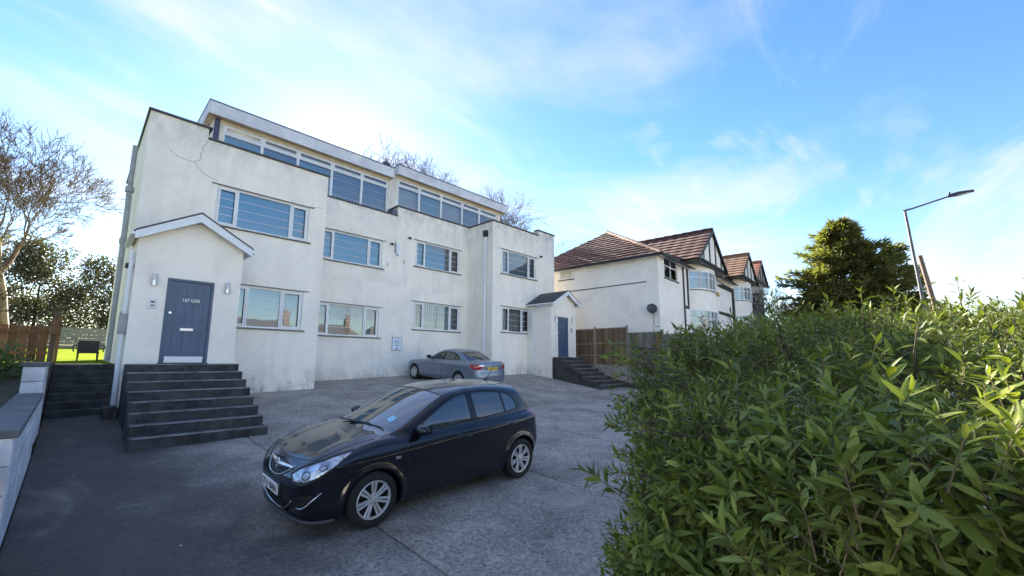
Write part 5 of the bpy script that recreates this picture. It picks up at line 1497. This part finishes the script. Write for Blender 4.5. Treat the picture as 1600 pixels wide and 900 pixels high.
for s in (-1, 1):
    for key in ('fd', 'rd'):
        pl = [p for p in path2(D_[key]+[D_[key][0]], .025)]
        pts = [on_side(fn, x, z, s) for x, z in pl if z > .22]
        gap_line(pts, hatch)
    for hx, hz in ((2.20, .835), (3.14, .888)):                 # handles
        a, b = on_side(fn, hx-.085, hz-.005, s), on_side(fn, hx+.085, hz+.005, s)
        m = (a+b)/2 + Vector((0, s*.030, .0))
        MB().tube([a+Vector((0, s*.002, 0)), m+Vector((-.05, 0, 0)), m+Vector((.05, 0, 0)), b+Vector((0, s*.002, 0))], [.010, .014, .014, .010], 8).build('door_handle', M_paint_k, hatch, True)
    # mirror
    mc = on_side(fn, 1.47, .99, s) + Vector((-.02, s*.125, .02))
    mm = MB(); v = []; f = []
    nu, nv = 16, 10
    for j in range(nv+1):
        ph = -math.pi/2 + math.pi*j/nv
        for i in range(nu):
            t = 2*math.pi*i/nu
            sx, sy, sz = math.cos(ph)*math.cos(t), math.cos(ph)*math.sin(t), math.sin(ph)
            rx = .085 if sx < 0 else .045
            zz2 = .075 if sz > 0 else .052
            v.append((rx*math.copysign(abs(sx)**.75, sx), .115*math.copysign(abs(sy)**.75, sy), zz2*math.copysign(abs(sz)**.85, sz)))
    for j in range(nv):
        for i in range(nu): f.append((j*nu+i, j*nu+(i+1) % nu, (j+1)*nu+(i+1) % nu, (j+1)*nu+i))
    mm.add([Vector(p)+mc for p in v], f); mo = mm.build('door_mirror', M_paint_k, hatch, True)
    MB().box(mc.x+.046, mc.x+.05, mc.y-.095, mc.y+.095, mc.z-.035, mc.z+.055).build('mirror_glass', M_carglass, mo)
    MB().tube([on_side(fn, 1.46, .955, s), mc+Vector((.0, -s*.06, -.045))], [.028, .022], 8).build('mirror_stalk', M_black, mo)
    # headlamp inside shapes
    for w_, zc_, rr_ in ((.78, .672, .060), (1.02, .755, .045)):
        # point on the lens at this arc position
        best = min(((abs(on_front(fn, s*yy, zc_).x + yy - w_), yy) for yy in np.linspace(.4, .82, 40)))[1]
        p = on_front(fn, s*best, zc_); nn = Vector(grad(fn, np.array([[*p]]))[0]).normalized()
        q = MB(); e1 = nn.cross(Vector((0, 0, 1))).normalized(); e2 = e1.cross(nn)
        for ra, rb, mm_ in ((rr_, rr_*.82, .002),):
            v = []; f = []
            for k in range(24):
                t = 2*math.pi*k/24
                v += [p+nn*mm_+(e1*math.cos(t)+e2*math.sin(t)*.8)*ra, p+nn*(mm_+.001)+(e1*math.cos(t)+e2*math.sin(t)*.8)*rb]
            for k in range(24): a_, b_ = 2*k, 2*((k+1) % 24); f.append((a_, b_, b_+1, a_+1))
            q.add(v, f)
        q.build('lamp_ring', M_alloy_d, hatch)
    gp = []
    for w_, zc_ in path2(D_['hl']+[D_['hl'][0]], .04):
        best = min(((abs(on_front(fn, s*yy, zc_, -.1, 1.2).x + yy - w_), yy) for yy in np.linspace(.25, .86, 60)))[1]
        gp.append(on_front(fn, s*best, zc_, -.1, 1.2))
    gap_line(gp, hatch, .0035)
    # chrome blade of the fog pocket
    ch = [on_front(fn, s*yy, zz3) + Vector((-.006, 0, 0)) for yy, zz3 in ((.55, .335), (.60, .330), (.66, .345), (.71, .385), (.75, .44), (.785, .51))]
    MB().tube(ch, [.006, .008, .010, .010, .008, .004], 8).build('fog_trim', M_chrome, hatch, True)
    q = [on_front(fn, s*yy, .40) for yy in (.60, .68)]
    MB().tube([(q[0]+q[1])/2+Vector((.03, 0, .0)), (q[0]+q[1])/2+Vector((.006, 0, .0))], .026, 16).build('fog_lamp', M_carglass, hatch)
    # wipers
    b0 = on_top(fn, .95, s*.12 + .25); b1 = on_top(fn, 1.09 if s < 0 else 1.03, s*.12 - .42)
    MB().tube([b0+Vector((0,0,.03)), b0.lerp(b1, .5)+Vector((0,0,.035)), b1+Vector((0,0,.022))], [.012, .010, .006], 6).build('wiper', M_black, hatch)
    badge = on_side(fn, 1.13, .735, s)
    MB().box(badge.x-.035, badge.x+.035, badge.y-.004, badge.y+.004, badge.z-.016, badge.z+.016).build('side_badge', M_chrome, hatch)
# bonnet shut line
pl = [(x, .55+.14*x) for x in np.linspace(.20, .90, 24)]
for s in (-1, 1): gap_line([on_top(fn, x, s*min(y, .69)) for x, y in pl], hatch)
gap_line([on_top(fn, .165+.30*abs(y)**2.2, y) for y in np.linspace(-.56, .56, 30)], hatch)
gap_line([on_top(fn, 1.90+.18*y*y, y) for y in np.linspace(-.50, .50, 22)], hatch, .006)
# grille chrome bar, bowl and emblem
bar = [on_front(fn, y, .678+.02*abs(y)/.33)+Vector((-.012, 0, 0)) for y in np.linspace(-.34, .34, 25)]
MB().tube(bar, [.018+.012*math.cos(i/24*math.pi-math.pi/2) for i in range(25)], 8).build('grille_bar', M_chrome, hatch, True)
bowl = [on_front(fn, .36*math.sin(t), .585+.13*(abs(math.sin(t))**2.6))+Vector((-.004, 0, 0)) for t in np.linspace(-math.pi/2, math.pi/2, 29)]
MB().tube(bowl, .007, 6).build('grille_trim', M_chrome, hatch, True)
for z_ in (.615, .64): MB().tube([on_front(fn, y, z_)+Vector((.004, 0, 0)) for y in np.linspace(-.22, .22, 9)], .006, 5).build('grille_slat', M_black, hatch)
ep = on_front(fn, 0, .685) + Vector((-.030, 0, 0))
ring = [ep+Vector((0, .055*math.cos(t), .055*math.sin(t))) for t in np.linspace(0, 2*math.pi, 29)]
MB().tube(ring, .0075, 8, cap=False).build('emblem_ring', M_chrome, hatch, True)
em = MB(); em.add([ep+Vector((-.004, y, z)) for y, z in ((-.036, .028), (-.012, .034), (.0, .012), (.014, .034), (.036, .026), (.018, -.012), (.004, -.042), (-.016, -.014))], [tuple(range(8))]); em.add([ep+Vector((.006, y, z)) for y, z in ((-.036, .028), (-.012, .034), (.0, .012), (.014, .034), (.036, .026), (.018, -.012), (.004, -.042), (-.016, -.014))], [tuple(range(7, -1, -1))])
em.build('emblem', M_chrome, hatch)
lip = [on_front(fn, .49*math.sin(t), .39-.155*(1-abs(math.sin(t))**3))+Vector((-.004, 0, 0)) for t in np.linspace(-math.pi/2, math.pi/2, 33)]
MB().tube(lip, .008, 6).build('intake_trim', M_chrome, hatch, True)
for z_ in (.27, .30, .33, .36): MB().tube([on_front(fn, y, z_)+Vector((.006, 0, 0)) for y in np.linspace(-.44, .44, 13)], .006, 5).build('intake_slat', M_black, hatch)
for k in range(9):
    y = -.36+.09*k; MB().tube([on_front(fn, y, .255)+Vector((.006,0,0)), on_front(fn, y, .385)+Vector((.006,0,0))], .005, 5).build('intake_slat', M_black, hatch)
spl = [on_front(fn, y, .215)+Vector((-.02, 0, -.02)) for y in np.linspace(-.80, .80, 33)]
MB().tube(spl, .020, 6).build('splitter', plain('splitter_grey', (.05, .052, .058), .6), hatch)
pp = on_front(fn, 0, .462)
plate = empty('number_plate', (pp.x-.022, 0, .462), hatch); plate.rotation_euler = (0, R_(-4), 0)
MB().box(-.004, .012, -.262, .262, -.058, .058).build('plate_panel', M_plate_w, plate, bevel=.003)
text_mesh('LT11 BAN', .105, M_ink, plate, (-.0055, 0, 0), (R_(90), 0, R_(-90)), width=.47)
MB().box(pp.x-.012, pp.x+.03, -.29, .29, .395, .53).build('plate_plinth', M_black, hatch, bevel=.01)
# rear plate, aerial, permit
rp = Vector((3.985, 0, .72))
MB().box(3.955, 3.975, -.26, .26, .70, .81).build('rear_plate', M_plate_y, hatch)
an = on_top(fn, 3.30, 0)
MB().tube([an, an+Vector((.05, 0, .03))], [.024, .016], 10).build('aerial_base', M_black, hatch); MB().tube([an+Vector((.04, 0, .03)), an+Vector((.20, 0, .22))], [.007, .0035], 6).build('aerial', M_black, hatch)
q = MB(); pc = [on_top(fn, x, y)+Vector((0,0,.004)) for x, y in ((1.20, -.50), (1.30, -.50), (1.30, -.40), (1.20, -.40))]; q.quad(*pc); q.build('parking_permit', plain('permit_blue', (.30, .58, .74), .5), hatch)
for x in (.84, 3.351):
    for s in (-1, 1): wheel(hatch, x, s*.755, .307, .213, .195, s, 7, 1.0, R_(13), 0)
lin_ = MB().box(.50, 1.18, -.60, .60, .2, .66); lin_.build('wheel_liner', M_alloy_d, hatch); MB().box(3.02, 3.70, -.60, .60, .2, .66).build('wheel_liner', M_alloy_d, hatch)
place(hatch, (1.745, 5.47), R_(0.0), .84, 3.351, .75)

# ---- silver blue saloon
def mk_saloon():
    Wp = smooth_tab([0, .2, .5, .9, 1.5, 2.5, 3.5, 4.0, 4.35, 4.52], [.72, .80, .862, .890, .902, .906, .900, .885, .835, .76], .06)
    dW = smooth_tab([-.70, -.55, -.42, -.25, -.06, 0, .06, .14, .30], [-.09, -.04, -.012, -.012, -.004, 0, -.014, -.05, -.13], .015)
    zt = smooth_tab([-.1, .05, .15, .4, .8, 1.2, 1.5, 3.3, 3.6, 3.9, 4.3, 4.46, 4.6], [.58, .64, .74, .81, .88, .945, .96, 1.0, 1.03, 1.055, 1.065, 1.05, .98], .05)
    xf = smooth_tab([.1, .25, .4, .55, .70, .85], [.10, .04, .0, .005, .04, .18], .03)
    xr = smooth_tab([.1, .25, .40, .55, .62, .75, .95, 1.06], [4.40, 4.48, 4.515, 4.52, 4.50, 4.465, 4.47, 4.46], .03)
    zg = smooth_tab([.6, 1.0, 1.3, 1.6, 1.9, 2.15, 2.45, 2.8, 3.1, 3.4, 3.7, 3.95, 4.1, 4.4], [.2, .85, .98, 1.135, 1.28, 1.365, 1.412, 1.421, 1.395, 1.315, 1.185, 1.06, .95, .2], .06)
    Wg = smooth_tab([.7, .97, 1.1, 1.25, 1.45], [.86, .815, .750, .67, .56], .03)
    wx = smooth_tab([1.0, 1.5, 2.0, 2.8, 3.4, 4.0], [-.15, -.04, 0, 0, -.04, -.13], .08)
    AX, RW = (.76, 3.52), .355
    def fn(X, Y, Z):
        ay = np.abs(Y); zc = .735+.035*(X-1.0); fl = 0
        for a in AX:
            d = np.hypot(X-a, Z-.31); fl = fl+.014*np.exp(-((d-.375)/.05)**2)
        side = ay-(Wp(X)+dW(Z-zc)+fl)
        top = (Z-(zt(X)-.045*(ay/.8)**2.4))*.95
        front = (xf(Z)+.26*ay**2.5-X)*.95; rear = (X-(xr(Z)-.16*ay**2.6))*.95
        low = smax(smax(smax(side, top, .08), smax(front, rear, .01), .13), .18-Z, .05)
        Xs = X-.22*ay**2*np.clip((2.6-X)/1.0, 0, 1)+.20*ay**2*np.clip((X-2.8)/.8, 0, 1)
        sl = (zg(Xs+.02)-zg(Xs-.02))/.04
        gh = smax(smax((Z-(zg(Xs)-.05*(ay/.58)**2.6))/np.sqrt(1+sl*sl), (ay-(Wg(Z)+wx(X)))*.92, .09), .7-Z, .02)
        F = smin(low, gh, .04)
        for a in AX: F = smax(F, -np.maximum(np.hypot(X-a, Z-.31)-RW, .54-ay), .015)
        return F
    far_ = 9.0
    sw = lambda poly: (lambda x, y, z: np.where(np.abs(y) > .5, sd_poly(x, z, poly), far_))
    d1 = [(1.78, 1.005), (2.0, 1.125), (2.25, 1.225), (2.44, 1.268), (2.47, 1.02)]
    d2 = [(2.55, 1.022), (2.53, 1.280), (2.85, 1.275), (3.08, 1.225), (3.10, 1.045)]
    d3 = [(3.14, 1.048), (3.13, 1.205), (3.28, 1.135), (3.33, 1.085), (3.28, 1.056)]
    da = [(1.60, .97), (2.4, .995), (3.1, 1.02), (3.36, 1.045), (3.38, 1.10), (3.28, 1.175), (3.08, 1.262), (2.85, 1.312), (2.5, 1.318), (2.22, 1.265), (1.9, 1.12)]
    def ws(x, y, z): ay = np.abs(y); Xs = x-.22*ay**2; return np.where((z > .9) & (x < 2.4), np.maximum(np.maximum(Xs-2.08, 1.36-Xs), ay-(Wg(z)+wx(x)-.06)), far_)
    def rw(x, y, z): ay = np.abs(y); Xs = x+.20*ay**2; return np.where((z > 1.04) & (x > 3.0) & (x < 4.1), np.maximum(np.maximum(3.27-Xs, Xs-3.90), ay-(Wg(z)+wx(x)-.07)), far_)
    def tail(x, y, z): return np.where((x > 4.05) & (np.abs(y) > .3), sd_poly(np.abs(y)+(4.52-x), z, [(.56, .90), (.56, .965), (.85, .985), (1.30, .945), (1.27, .83), (.95, .775), (.72, .79), (.66, .86)]), far_)
    def reverse(x, y, z): return np.where((x > 4.05) & (np.abs(y) > .3), sd_poly(np.abs(y)+(4.52-x), z, [(.57, .905), (.57, .96), (.78, .975), (.80, .91)]), far_)
    def head(x, y, z): return np.where((x < .8) & (np.abs(y) > .3), sd_poly(x+np.abs(y), z, [(.60, .62), (.62, .72), (1.25, .80), (1.30, .74), (.95, .64)]), far_)
    def boot(x, y, z): return np.where(x > 3.6, np.maximum(np.maximum(3.96-x, .67-z), np.abs(y)-.60), far_)
    def rb(x, y, z): return np.where(x > 3.8, np.maximum(3.95-x, z-.66), far_)
    fd = [(1.42, .26), (1.40, .8), (1.5, .96), (2.5, 1.0), (2.5, .26)]; rd = [(2.51, .26), (2.51, 1.0), (3.36, 1.04), (3.30, .75), (3.14, .60), (3.08, .26)]
    sdd = lambda poly: (lambda x, y, z: np.where(np.abs(y) > .6, sd_poly(x, z, poly), far_))
    under = lambda x, y, z: z-.22
    regions = [('windscreen', ws), ('rear_window', rw), ('front_window', sw(d1)), ('rear_window_side', sw(d2)), ('quarter_window', sw(d3)), ('window_surround', sw(da)), ('reversing_light', reverse), ('tail_light', tail), ('headlight', head), ('underside', under), ('boot_lid', boot), ('front_door', sdd(fd)), ('rear_door', sdd(rd)), ('rear_bumper', rb)]
    return (fn, regions) + car_surface(fn, regions, (-.06, -.98, .12), (4.58, .98, 1.47), .021) + (dict(fd=fd, rd=rd),)
saloon = empty('saloon_car')
tag(saloon, 'silver blue four door saloon parked nose in against the cream wall', 'car')
M_paint_b = paint('paint_silver_blue', (.20, .24, .30), .55, .34)
fn, regions, P, N, Q, lab, D_ = mk_saloon()
names = [n for n, g in regions]; Cq = P[Q].mean(1)
mats2 = dict(car_mats); mats2['reversing_light'] = M_lens
emit_car(saloon, names, P, N, Q, lab, Cq, M_paint_b, mats2, {'front_window', 'rear_window_side', 'quarter_window', 'window_surround', 'headlight', 'tail_light', 'reversing_light', 'front_door', 'rear_door'})
for s in (-1, 1):
    for key in ('fd', 'rd'): gap_line([on_side(fn, x, z, s) for x, z in path2(D_[key]+[D_[key][0]], .04) if z > .24], saloon, .005)
    gap_line([on_side(fn, x, .74+.035*(x-1)+.005, s) for x in np.linspace(1.2, 4.0, 30)], saloon, .007)
    for hx in (2.30, 3.12): a = on_side(fn, hx, .86, s); MB().box(a.x-.09, a.x+.09, a.y-.02, a.y+.02, a.z-.014, a.z+.014).build('door_handle', M_paint_b, saloon, bevel=.008)
    a = on_side(fn, 1.72, 1.0, s); MB().box(a.x-.07, a.x+.06, min(a.y+s*.03, a.y+s*.23), max(a.y+s*.03, a.y+s*.23), a.z-.03, a.z+.10).build('door_mirror', M_black, saloon, bevel=.035)
    for x in (.76, 3.52): wheel(saloon, x, s*.79, .316, .205, .205, s, 10, 0, .2)
gap_line([on_top(fn, 3.955, y) for y in np.linspace(-.6, .6, 18)], saloon, .005)
MB().box(.42, 1.1, -.62, .62, .2, .66).build('wheel_liner', M_alloy_d, saloon); MB().box(3.18, 3.86, -.62, .62, .2, .66).build('wheel_liner', M_alloy_d, saloon)
def on_rear(y, z): 
    xs = np.linspace(4.7, 3.5, 900); v = fn(xs, np.full(900, y), np.full(900, z)); return Vector((xs[np.argmax(v < 0)], y, z))
pr = on_rear(0, .80)
plate = empty('number_plate', (pr.x+.012, 0, .80), saloon)
MB().box(-.008, .004, -.26, .26, -.056, .056).build('plate_panel', M_plate_y, plate, bevel=.003)
text_mesh('LX08 PSU', .10, M_ink, plate, (.0055, 0, 0), (R_(90), 0, R_(90)), width=.46)
MB().box(pr.x-.01, pr.x+.018, -.33, .33, .868, .888).build('boot_trim', M_chrome, saloon)
MB().tube([on_rear(0, .94)+Vector((-.004, 0, 0)), on_rear(0, .94)+Vector((.008, 0, 0))], .035, 18).build('emblem', M_chrome, saloon)
gap_line([on_rear(y, .665) for y in np.linspace(-.62, .62, 20)], saloon, .006)
place(saloon, (10.90, 16.02), R_(-86.9), .76, 3.52, .79)

# ================================================================== hedge in the foreground
def hedge_leaf_mat(name):
    m, n, l, b = nodemat(name)
    g = n.new('ShaderNodeNewGeometry')
    rp = g.outputs['Random Per Island']
    oi = n.new('ShaderNodeObjectInfo').outputs['Random']
    f = noise(n, l, g.outputs['Position'], 2.4, 3, .6)
    a1 = n.new('ShaderNodeMath'); a1.operation = 'MULTIPLY_ADD'; a1.inputs[1].default_value = .38; l.new(rp, a1.inputs[0]); 
    m1 = n.new('ShaderNodeMath'); m1.operation = 'MULTIPLY'; m1.inputs[1].default_value = .62; l.new(f, m1.inputs[0]); l.new(m1.outputs[0], a1.inputs[2])
    a2 = n.new('ShaderNodeMath'); a2.operation = 'MULTIPLY_ADD'; a2.inputs[1].default_value = .28; l.new(oi, a2.inputs[0]); l.new(a1.outputs[0], a2.inputs[2])
    r = ramp(n, [(.24, (.040, .060, .012)), (.48, (.145, .180, .030)), (.72, (.28, .315, .060)), (.95, (.40, .405, .12))]); l.new(a2.outputs[0], r.inputs[0])
    back = mixc(n, l, .5, r.outputs[0], (.12, .16, .075))
    col = mixc(n, l, g.outputs['Backfacing'], r.outputs[0], back)
    l.new(col, b.inputs['Base Color']); pset(b, rough=.48, spec=.3)
    tr = n.new('ShaderNodeBsdfTranslucent'); hv = mixc(n, l, 1.0, r.outputs[0], (1.5, 1.6, .5), 'MULTIPLY'); l.new(hv, tr.inputs[0])
    mx = n.new('ShaderNodeMixShader'); mx.inputs[0].default_value = .22
    l.new(b.outputs[0], mx.inputs[1]); l.new(tr.outputs[0], mx.inputs[2]); l.new(mx.outputs[0], n['Material Output'].inputs[0])
    return m
M_hleaf = hedge_leaf_mat('hedge_leaf')
M_hstem = mottled('hedge_stem', (.035, .026, .018), (.09, .07, .045), 12, .85)
M_hshoot = mottled('hedge_shoot', (.15, .095, .05), (.22, .16, .08), 12, .7)
# leaf blade: length 1 along x, cupped along the midrib
LT = np.array([0, .22, .50, .78, 1.0]); LW = np.array([.012, .105, .135, .085, .0])
def leaf_template():
    v = []; 
    for t, w_ in zip(LT, LW):
        zc = -.22*t*t
        v += [(t, w_, zc+w_*.42), (t, 0, zc), (t, -w_, zc+w_*.42)]
    f = []
    for i in range(len(LT)-1):
        a = 3*i; f += [(a, a+1, a+4, a+3), (a+1, a+2, a+5, a+4)]
    return np.array(v), np.array(f)
LV, LF = leaf_template()
hedge = empty('hedge', (3.4, .2, gz(3.4, .2)))
tag(hedge, 'dense green broad-leaved hedge filling the right foreground', 'hedge')
hinv = Matrix.Translation(hedge.location).inverted()
rdh = np.random.default_rng(77)
def hedge_top(x, y): return float(np.interp(x, [.6, 1.4, 2.2, 3.5, 5, 7, 9], [-.40, -.30, -.12, .15, .30, .42, .46])) + .05*math.sin(2.1*x+1.3*y) + .05*math.sin(5.3*x-2.9*y) - .30*max(0, 1-(hedge_left(x, -.3)-y)/.55)**2
def hedge_left(x, z):   # y of the face towards the drive
    return float(np.interp(x, [1.0, 1.5, 2.0, 3.0, 5.0, 8.0], [.12, .67, 1.04, 1.42, 1.60, 1.74]) - .10*max(0, z+.35)/.5 - .05*max(0, -1.5-z)/.5) + .07*math.sin(3*x+4*z) + .05*math.sin(7*x-3*z)
def hedge_near(y, z):   # x of the end facing the camera
    return 1.55 + .16*max(0, -y) + .10*math.sin(3.1*y+2*z) + .06*math.sin(8*y-5*z) + (.10 if z < -1.2 else 0)
leaders = []
shoots = []            # (base point, direction, scale)
def add_shoot(p, d, s): shoots.append((np.array(p, float), np.array(d, float)/np.linalg.norm(d), s))
def rough_(s=.35): return rdh.normal(0, s, 3)
for _ in range(3300):   # end facing the camera
    y = rdh.uniform(-1.5, 1.05); z = rdh.uniform(-2.0, .08); dep = abs(rdh.normal(0, .16))
    x = hedge_near(y, z) + dep
    if y > hedge_left(x, z) or z > hedge_top(x, y): continue
    add_shoot((x, y, z), np.array([-.75, .18, .55])+rough_(), rdh.uniform(.75, 1.2))
for _ in range(5000):   # long face towards the drive
    x = 1.35 + 6.6*rdh.random()**1.5; z = rdh.uniform(-2.05, .6)
    if z > hedge_top(x, 1): continue
    y = hedge_left(x, z) - abs(rdh.normal(0, .15))
    add_shoot((x, y, z), np.array([-.25, .75, .55])+rough_(), rdh.uniform(.7, 1.15))
for _ in range(3600):   # top
    x = 1.3 + 6.8*rdh.random()**1.4; y = rdh.uniform(-1.6, 1.7)
    if y > hedge_left(x, 0): continue
    z = hedge_top(x, y) - abs(rdh.normal(0, .12))
    add_shoot((x, y, z), np.array([-.15, .12, 1.0])+rough_(.3), rdh.uniform(.75, 1.2))
for _ in range(1500):    # leaves further in along the near end
    y = rdh.uniform(-1.6, 1.1); z = rdh.uniform(-2.1, .0); x = hedge_near(y, z) + rdh.uniform(.2, .75)
    if y > hedge_left(x, z)-.1 or z > hedge_top(x, y)-.1: continue
    add_shoot((x, y, z), np.array([-.5, .2, .7])+rough_(.5), rdh.uniform(.8, 1.2))
for _ in range(1700):   # just under the top, so that one cannot see through
    x = 1.65 + 3.6*rdh.random(); y = rdh.uniform(-1.5, 1.35); 
    if y > hedge_left(x, -.3)-.12: continue
    add_shoot((x, y, hedge_top(x, y)-rdh.uniform(.15, .60)), np.array([-.4, .1, .8])+rough_(.5), rdh.uniform(.8, 1.2))
for _ in range(1300):   # inner layer that closes the view into the hedge
    x = 1.75 + 5*rdh.random()**1.5; y = rdh.uniform(-1.5, 1.3); z = rdh.uniform(-2.0, .2)
    if y > hedge_left(x, z)-.25 or z > hedge_top(x, y)-.2 or (x > 2.4 and y < hedge_left(x, z)-.7 and z < hedge_top(x, y)-.6): continue
    add_shoot((x, y, z), np.array([-.3, .3, .8])+rough_(.5), rdh.uniform(.8, 1.2))
for _ in range(240):    # leaders standing out of the outline
    if rdh.random() < .5:
        x = 1.6 + 5*rdh.random()**1.2; y = rdh.uniform(-1.4, hedge_left(x, 0)); p = (x, y, hedge_top(x, y)+rdh.uniform(0, .13)); d = np.array([-.1, .1, 1])+rough_(.22)
    else:
        x = 1.6 + 3.4*rdh.random(); z = rdh.uniform(-1.35, .1); p = (x, hedge_left(x, z)+rdh.uniform(.01, .11), z); d = np.array([-.2, .8, .5])+rough_(.25)
    add_shoot(p, d, rdh.uniform(.8, 1.25)); q0 = np.array(p) - d/np.linalg.norm(d)*rdh.uniform(.15, .3); leaders.append((q0, np.array(p)))
# every shoot carries a whorl of leaves, laid out in one go
SP = np.array([t[0] for t in shoots]); SD = np.array([t[1] for t in shoots]); SS = np.array([t[2] for t in shoots]); nS = len(SS)
unit = lambda v: v/(np.linalg.norm(v, axis=-1, keepdims=True)+1e-9)
SA = unit(np.cross(SD, rdh.normal(0, 1, (nS, 3)))); SB = np.cross(SD, SA)
tips_ = SP + SD*(.14*SS)[:,None]
starts_ = SP - SD*.02 + rdh.normal(0, .008, (nS, 3))
shoot_seg = list(zip(starts_, tips_))
nl = rdh.integers(8, 13, nS); own = np.repeat(np.arange(nS), nl); kk = np.concatenate([np.arange(n_k) for n_k in nl])
uf = 1 - (kk/nl[own])**1.25*.95                    # dense at the tip
ang = rdh.uniform(0, 6.28, nS)[own] + kk*2.4
op_ = np.interp(uf, [0, .7, 1], [1.15, .95, .42]) + rdh.normal(0, .16, len(own))
q = SP[own] + SD[own]*(.14*SS[own]*uf)[:,None]
dd = unit(SD[own]*np.cos(op_)[:,None] + (SA[own]*np.cos(ang)[:,None] + SB[own]*np.sin(ang)[:,None])*np.sin(op_)[:,None])
up_ = unit(SD[own] - dd*(SD[own]*dd).sum(1)[:,None]); tw = rdh.normal(0, .35, len(own))[:,None]
u2 = up_*np.cos(tw) + np.cross(up_, dd)*np.sin(tw); s2 = np.cross(u2, dd)
L = .070*SS[own]*rdh.uniform(.50, 1.25, len(own))*np.where(uf > .93, .62, 1.0); Wd = L*rdh.uniform(.8, 1.1, len(own))
A = q
print('hedge leaves', len(A))
# the leaves that show largest get objects of their own
Fw = np.array([Fv.x, Fv.y, Fv.z]); Rw = np.array([Rv.x, Rv.y, Rv.z]); Uw = np.array([Uv.x, Uv.y, Uv.z])
cx, cy, cz = q@Rw, q@Uw, q@Fw
fpx = 649.0; uu = 795+fpx*cx/np.maximum(cz, .05); vv = 472-fpx*cy/np.maximum(cz, .05)
inside = (cz > .2) & (uu > 915) & (uu < 1590) & (vv > 440) & (vv < 890)
nrm_face = np.abs((u2*(-q/np.linalg.norm(q, axis=1)[:,None])).sum(1))
# keep those nearest along their line of sight
cell = (uu//9).astype(int)*10000 + (vv//9).astype(int)
order = np.argsort(cz); first = {}
for i in order:
    if inside[i] and cell[i] not in first: first[cell[i]] = i
cand = np.array(list(first.values())); sc_ = (L[cand]/cz[cand])*(.35+nrm_face[cand]); pick = cand[np.argsort(-sc_)[:300]]
mask = np.ones(len(A), bool); mask[pick] = False
def blades(m, LVt, LFt, base):
    V_ = q[m][:,None,:] + LVt[None,:,0:1]*(dd[m]*L[m][:,None])[:,None,:] + LVt[None,:,1:2]*(s2[m]*Wd[m][:,None])[:,None,:] + LVt[None,:,2:3]*(u2[m]*L[m][:,None])[:,None,:]
    F_ = (LFt[None] + (np.arange(int(m.sum()))*len(LVt))[:,None,None]).reshape(-1, 4) + base
    return V_.reshape(-1, 3), F_
near_m = mask & (cz < 1.9) & (cz > 0)
V1, F1 = blades(near_m, LV, LF, 0)
LT = np.array([0, .45, 1.0]); LW = np.array([.012, .135, .0]); LV2, LF2 = leaf_template()
V2, F2 = blades(mask & ~near_m, LV2, LF2, len(V1))
V, Fq = np.concatenate([V1, V2]), np.concatenate([F1, F2])
o = np_mesh('foliage', V.reshape(-1, 3), Fq, M_hleaf, hedge, 'stuff'); o.matrix_parent_inverse = hinv
o.data.polygons.foreach_set('use_smooth', [True]*len(o.data.polygons))
lme = bpy.data.meshes.new('leaf'); lme.from_pydata(LV.tolist(), [], LF.tolist()); lme.update(); lme.materials.append(M_hleaf); lme.polygons.foreach_set('use_smooth', [True]*len(lme.polygons))
for i in pick:
    o = bpy.data.objects.new('leaf', lme); COL.objects.link(o); o.parent = hedge
    X, Yv, Zv = dd[i]*L[i], s2[i]*Wd[i], u2[i]*L[i]; t = q[i] - np.array(hedge.location)
    o.matrix_local = Matrix(((X[0], Yv[0], Zv[0], t[0]), (X[1], Yv[1], Zv[1], t[1]), (X[2], Yv[2], Zv[2], t[2]), (0, 0, 0, 1)))
# green shoots and the woody framework
v, f = seg_mesh([(Vector(a), Vector(b), .0022, .0012) for a, b in shoot_seg], .0012, 4, 4); me = bpy.data.meshes.new('shoots'); me.from_pydata(v, [], f); o = link('shoots', me, hedge, M_hshoot); o['kind'] = 'stuff'; o.matrix_parent_inverse = hinv
ws_ = []
rr = random.Random(8)
for k in range(40):
    x = 2.1 + 5.5*rr.random()**1.3; yb = min(hedge_left(x, -1.5)-.45, rr.uniform(-1.2, 1.1)); base = Vector((x, yb, gz(x, yb)-.05))
    for j in range(rr.randint(3, 5)):
        p = base.copy(); d = Vector((rr.gauss(-.1, .28), rr.gauss(.12, .28), 1)).normalized(); r_ = rr.uniform(.011, .021)
        top_ = hedge_top(x, yb)-.1
        while p.z < top_ - rr.uniform(0, .5):
            q_ = p + d*.22; d = (d + Vector((rr.gauss(0, .2), rr.gauss(0, .2), .12))).normalized()
            if q_.y > hedge_left(q_.x, q_.z)-.14 or q_.x < hedge_near(q_.y, q_.z)+.2: break
            ws_.append((p, q_, r_, r_*.9)); r_ *= .9
            if rr.random() < .75 and q_.y < hedge_left(q_.x, q_.z)-.35 and q_.x > hedge_near(q_.y, q_.z)+.4 and q_.z < top_-.4:
                dd_ = (d*.7 + Vector((rr.gauss(-.2, .6), rr.gauss(.2, .6), .3))).normalized(); ws_.append((q_, q_+dd_*.28, r_*.6, r_*.35)); ws_.append((q_+dd_*.28, q_+dd_*.28+(dd_+Vector((0,0,.4))).normalized()*.22, r_*.35, r_*.2))
            p = q_
ws_ += [(Vector(a_), Vector(b_), .005, .0028) for a_, b_ in leaders]
v, f = seg_mesh(ws_, .0025, 5, 5); me = bpy.data.meshes.new('branches'); me.from_pydata(v, [], f); o = link('branches', me, hedge, M_hstem, True); o['kind'] = 'stuff'; o.matrix_parent_inverse = hinv
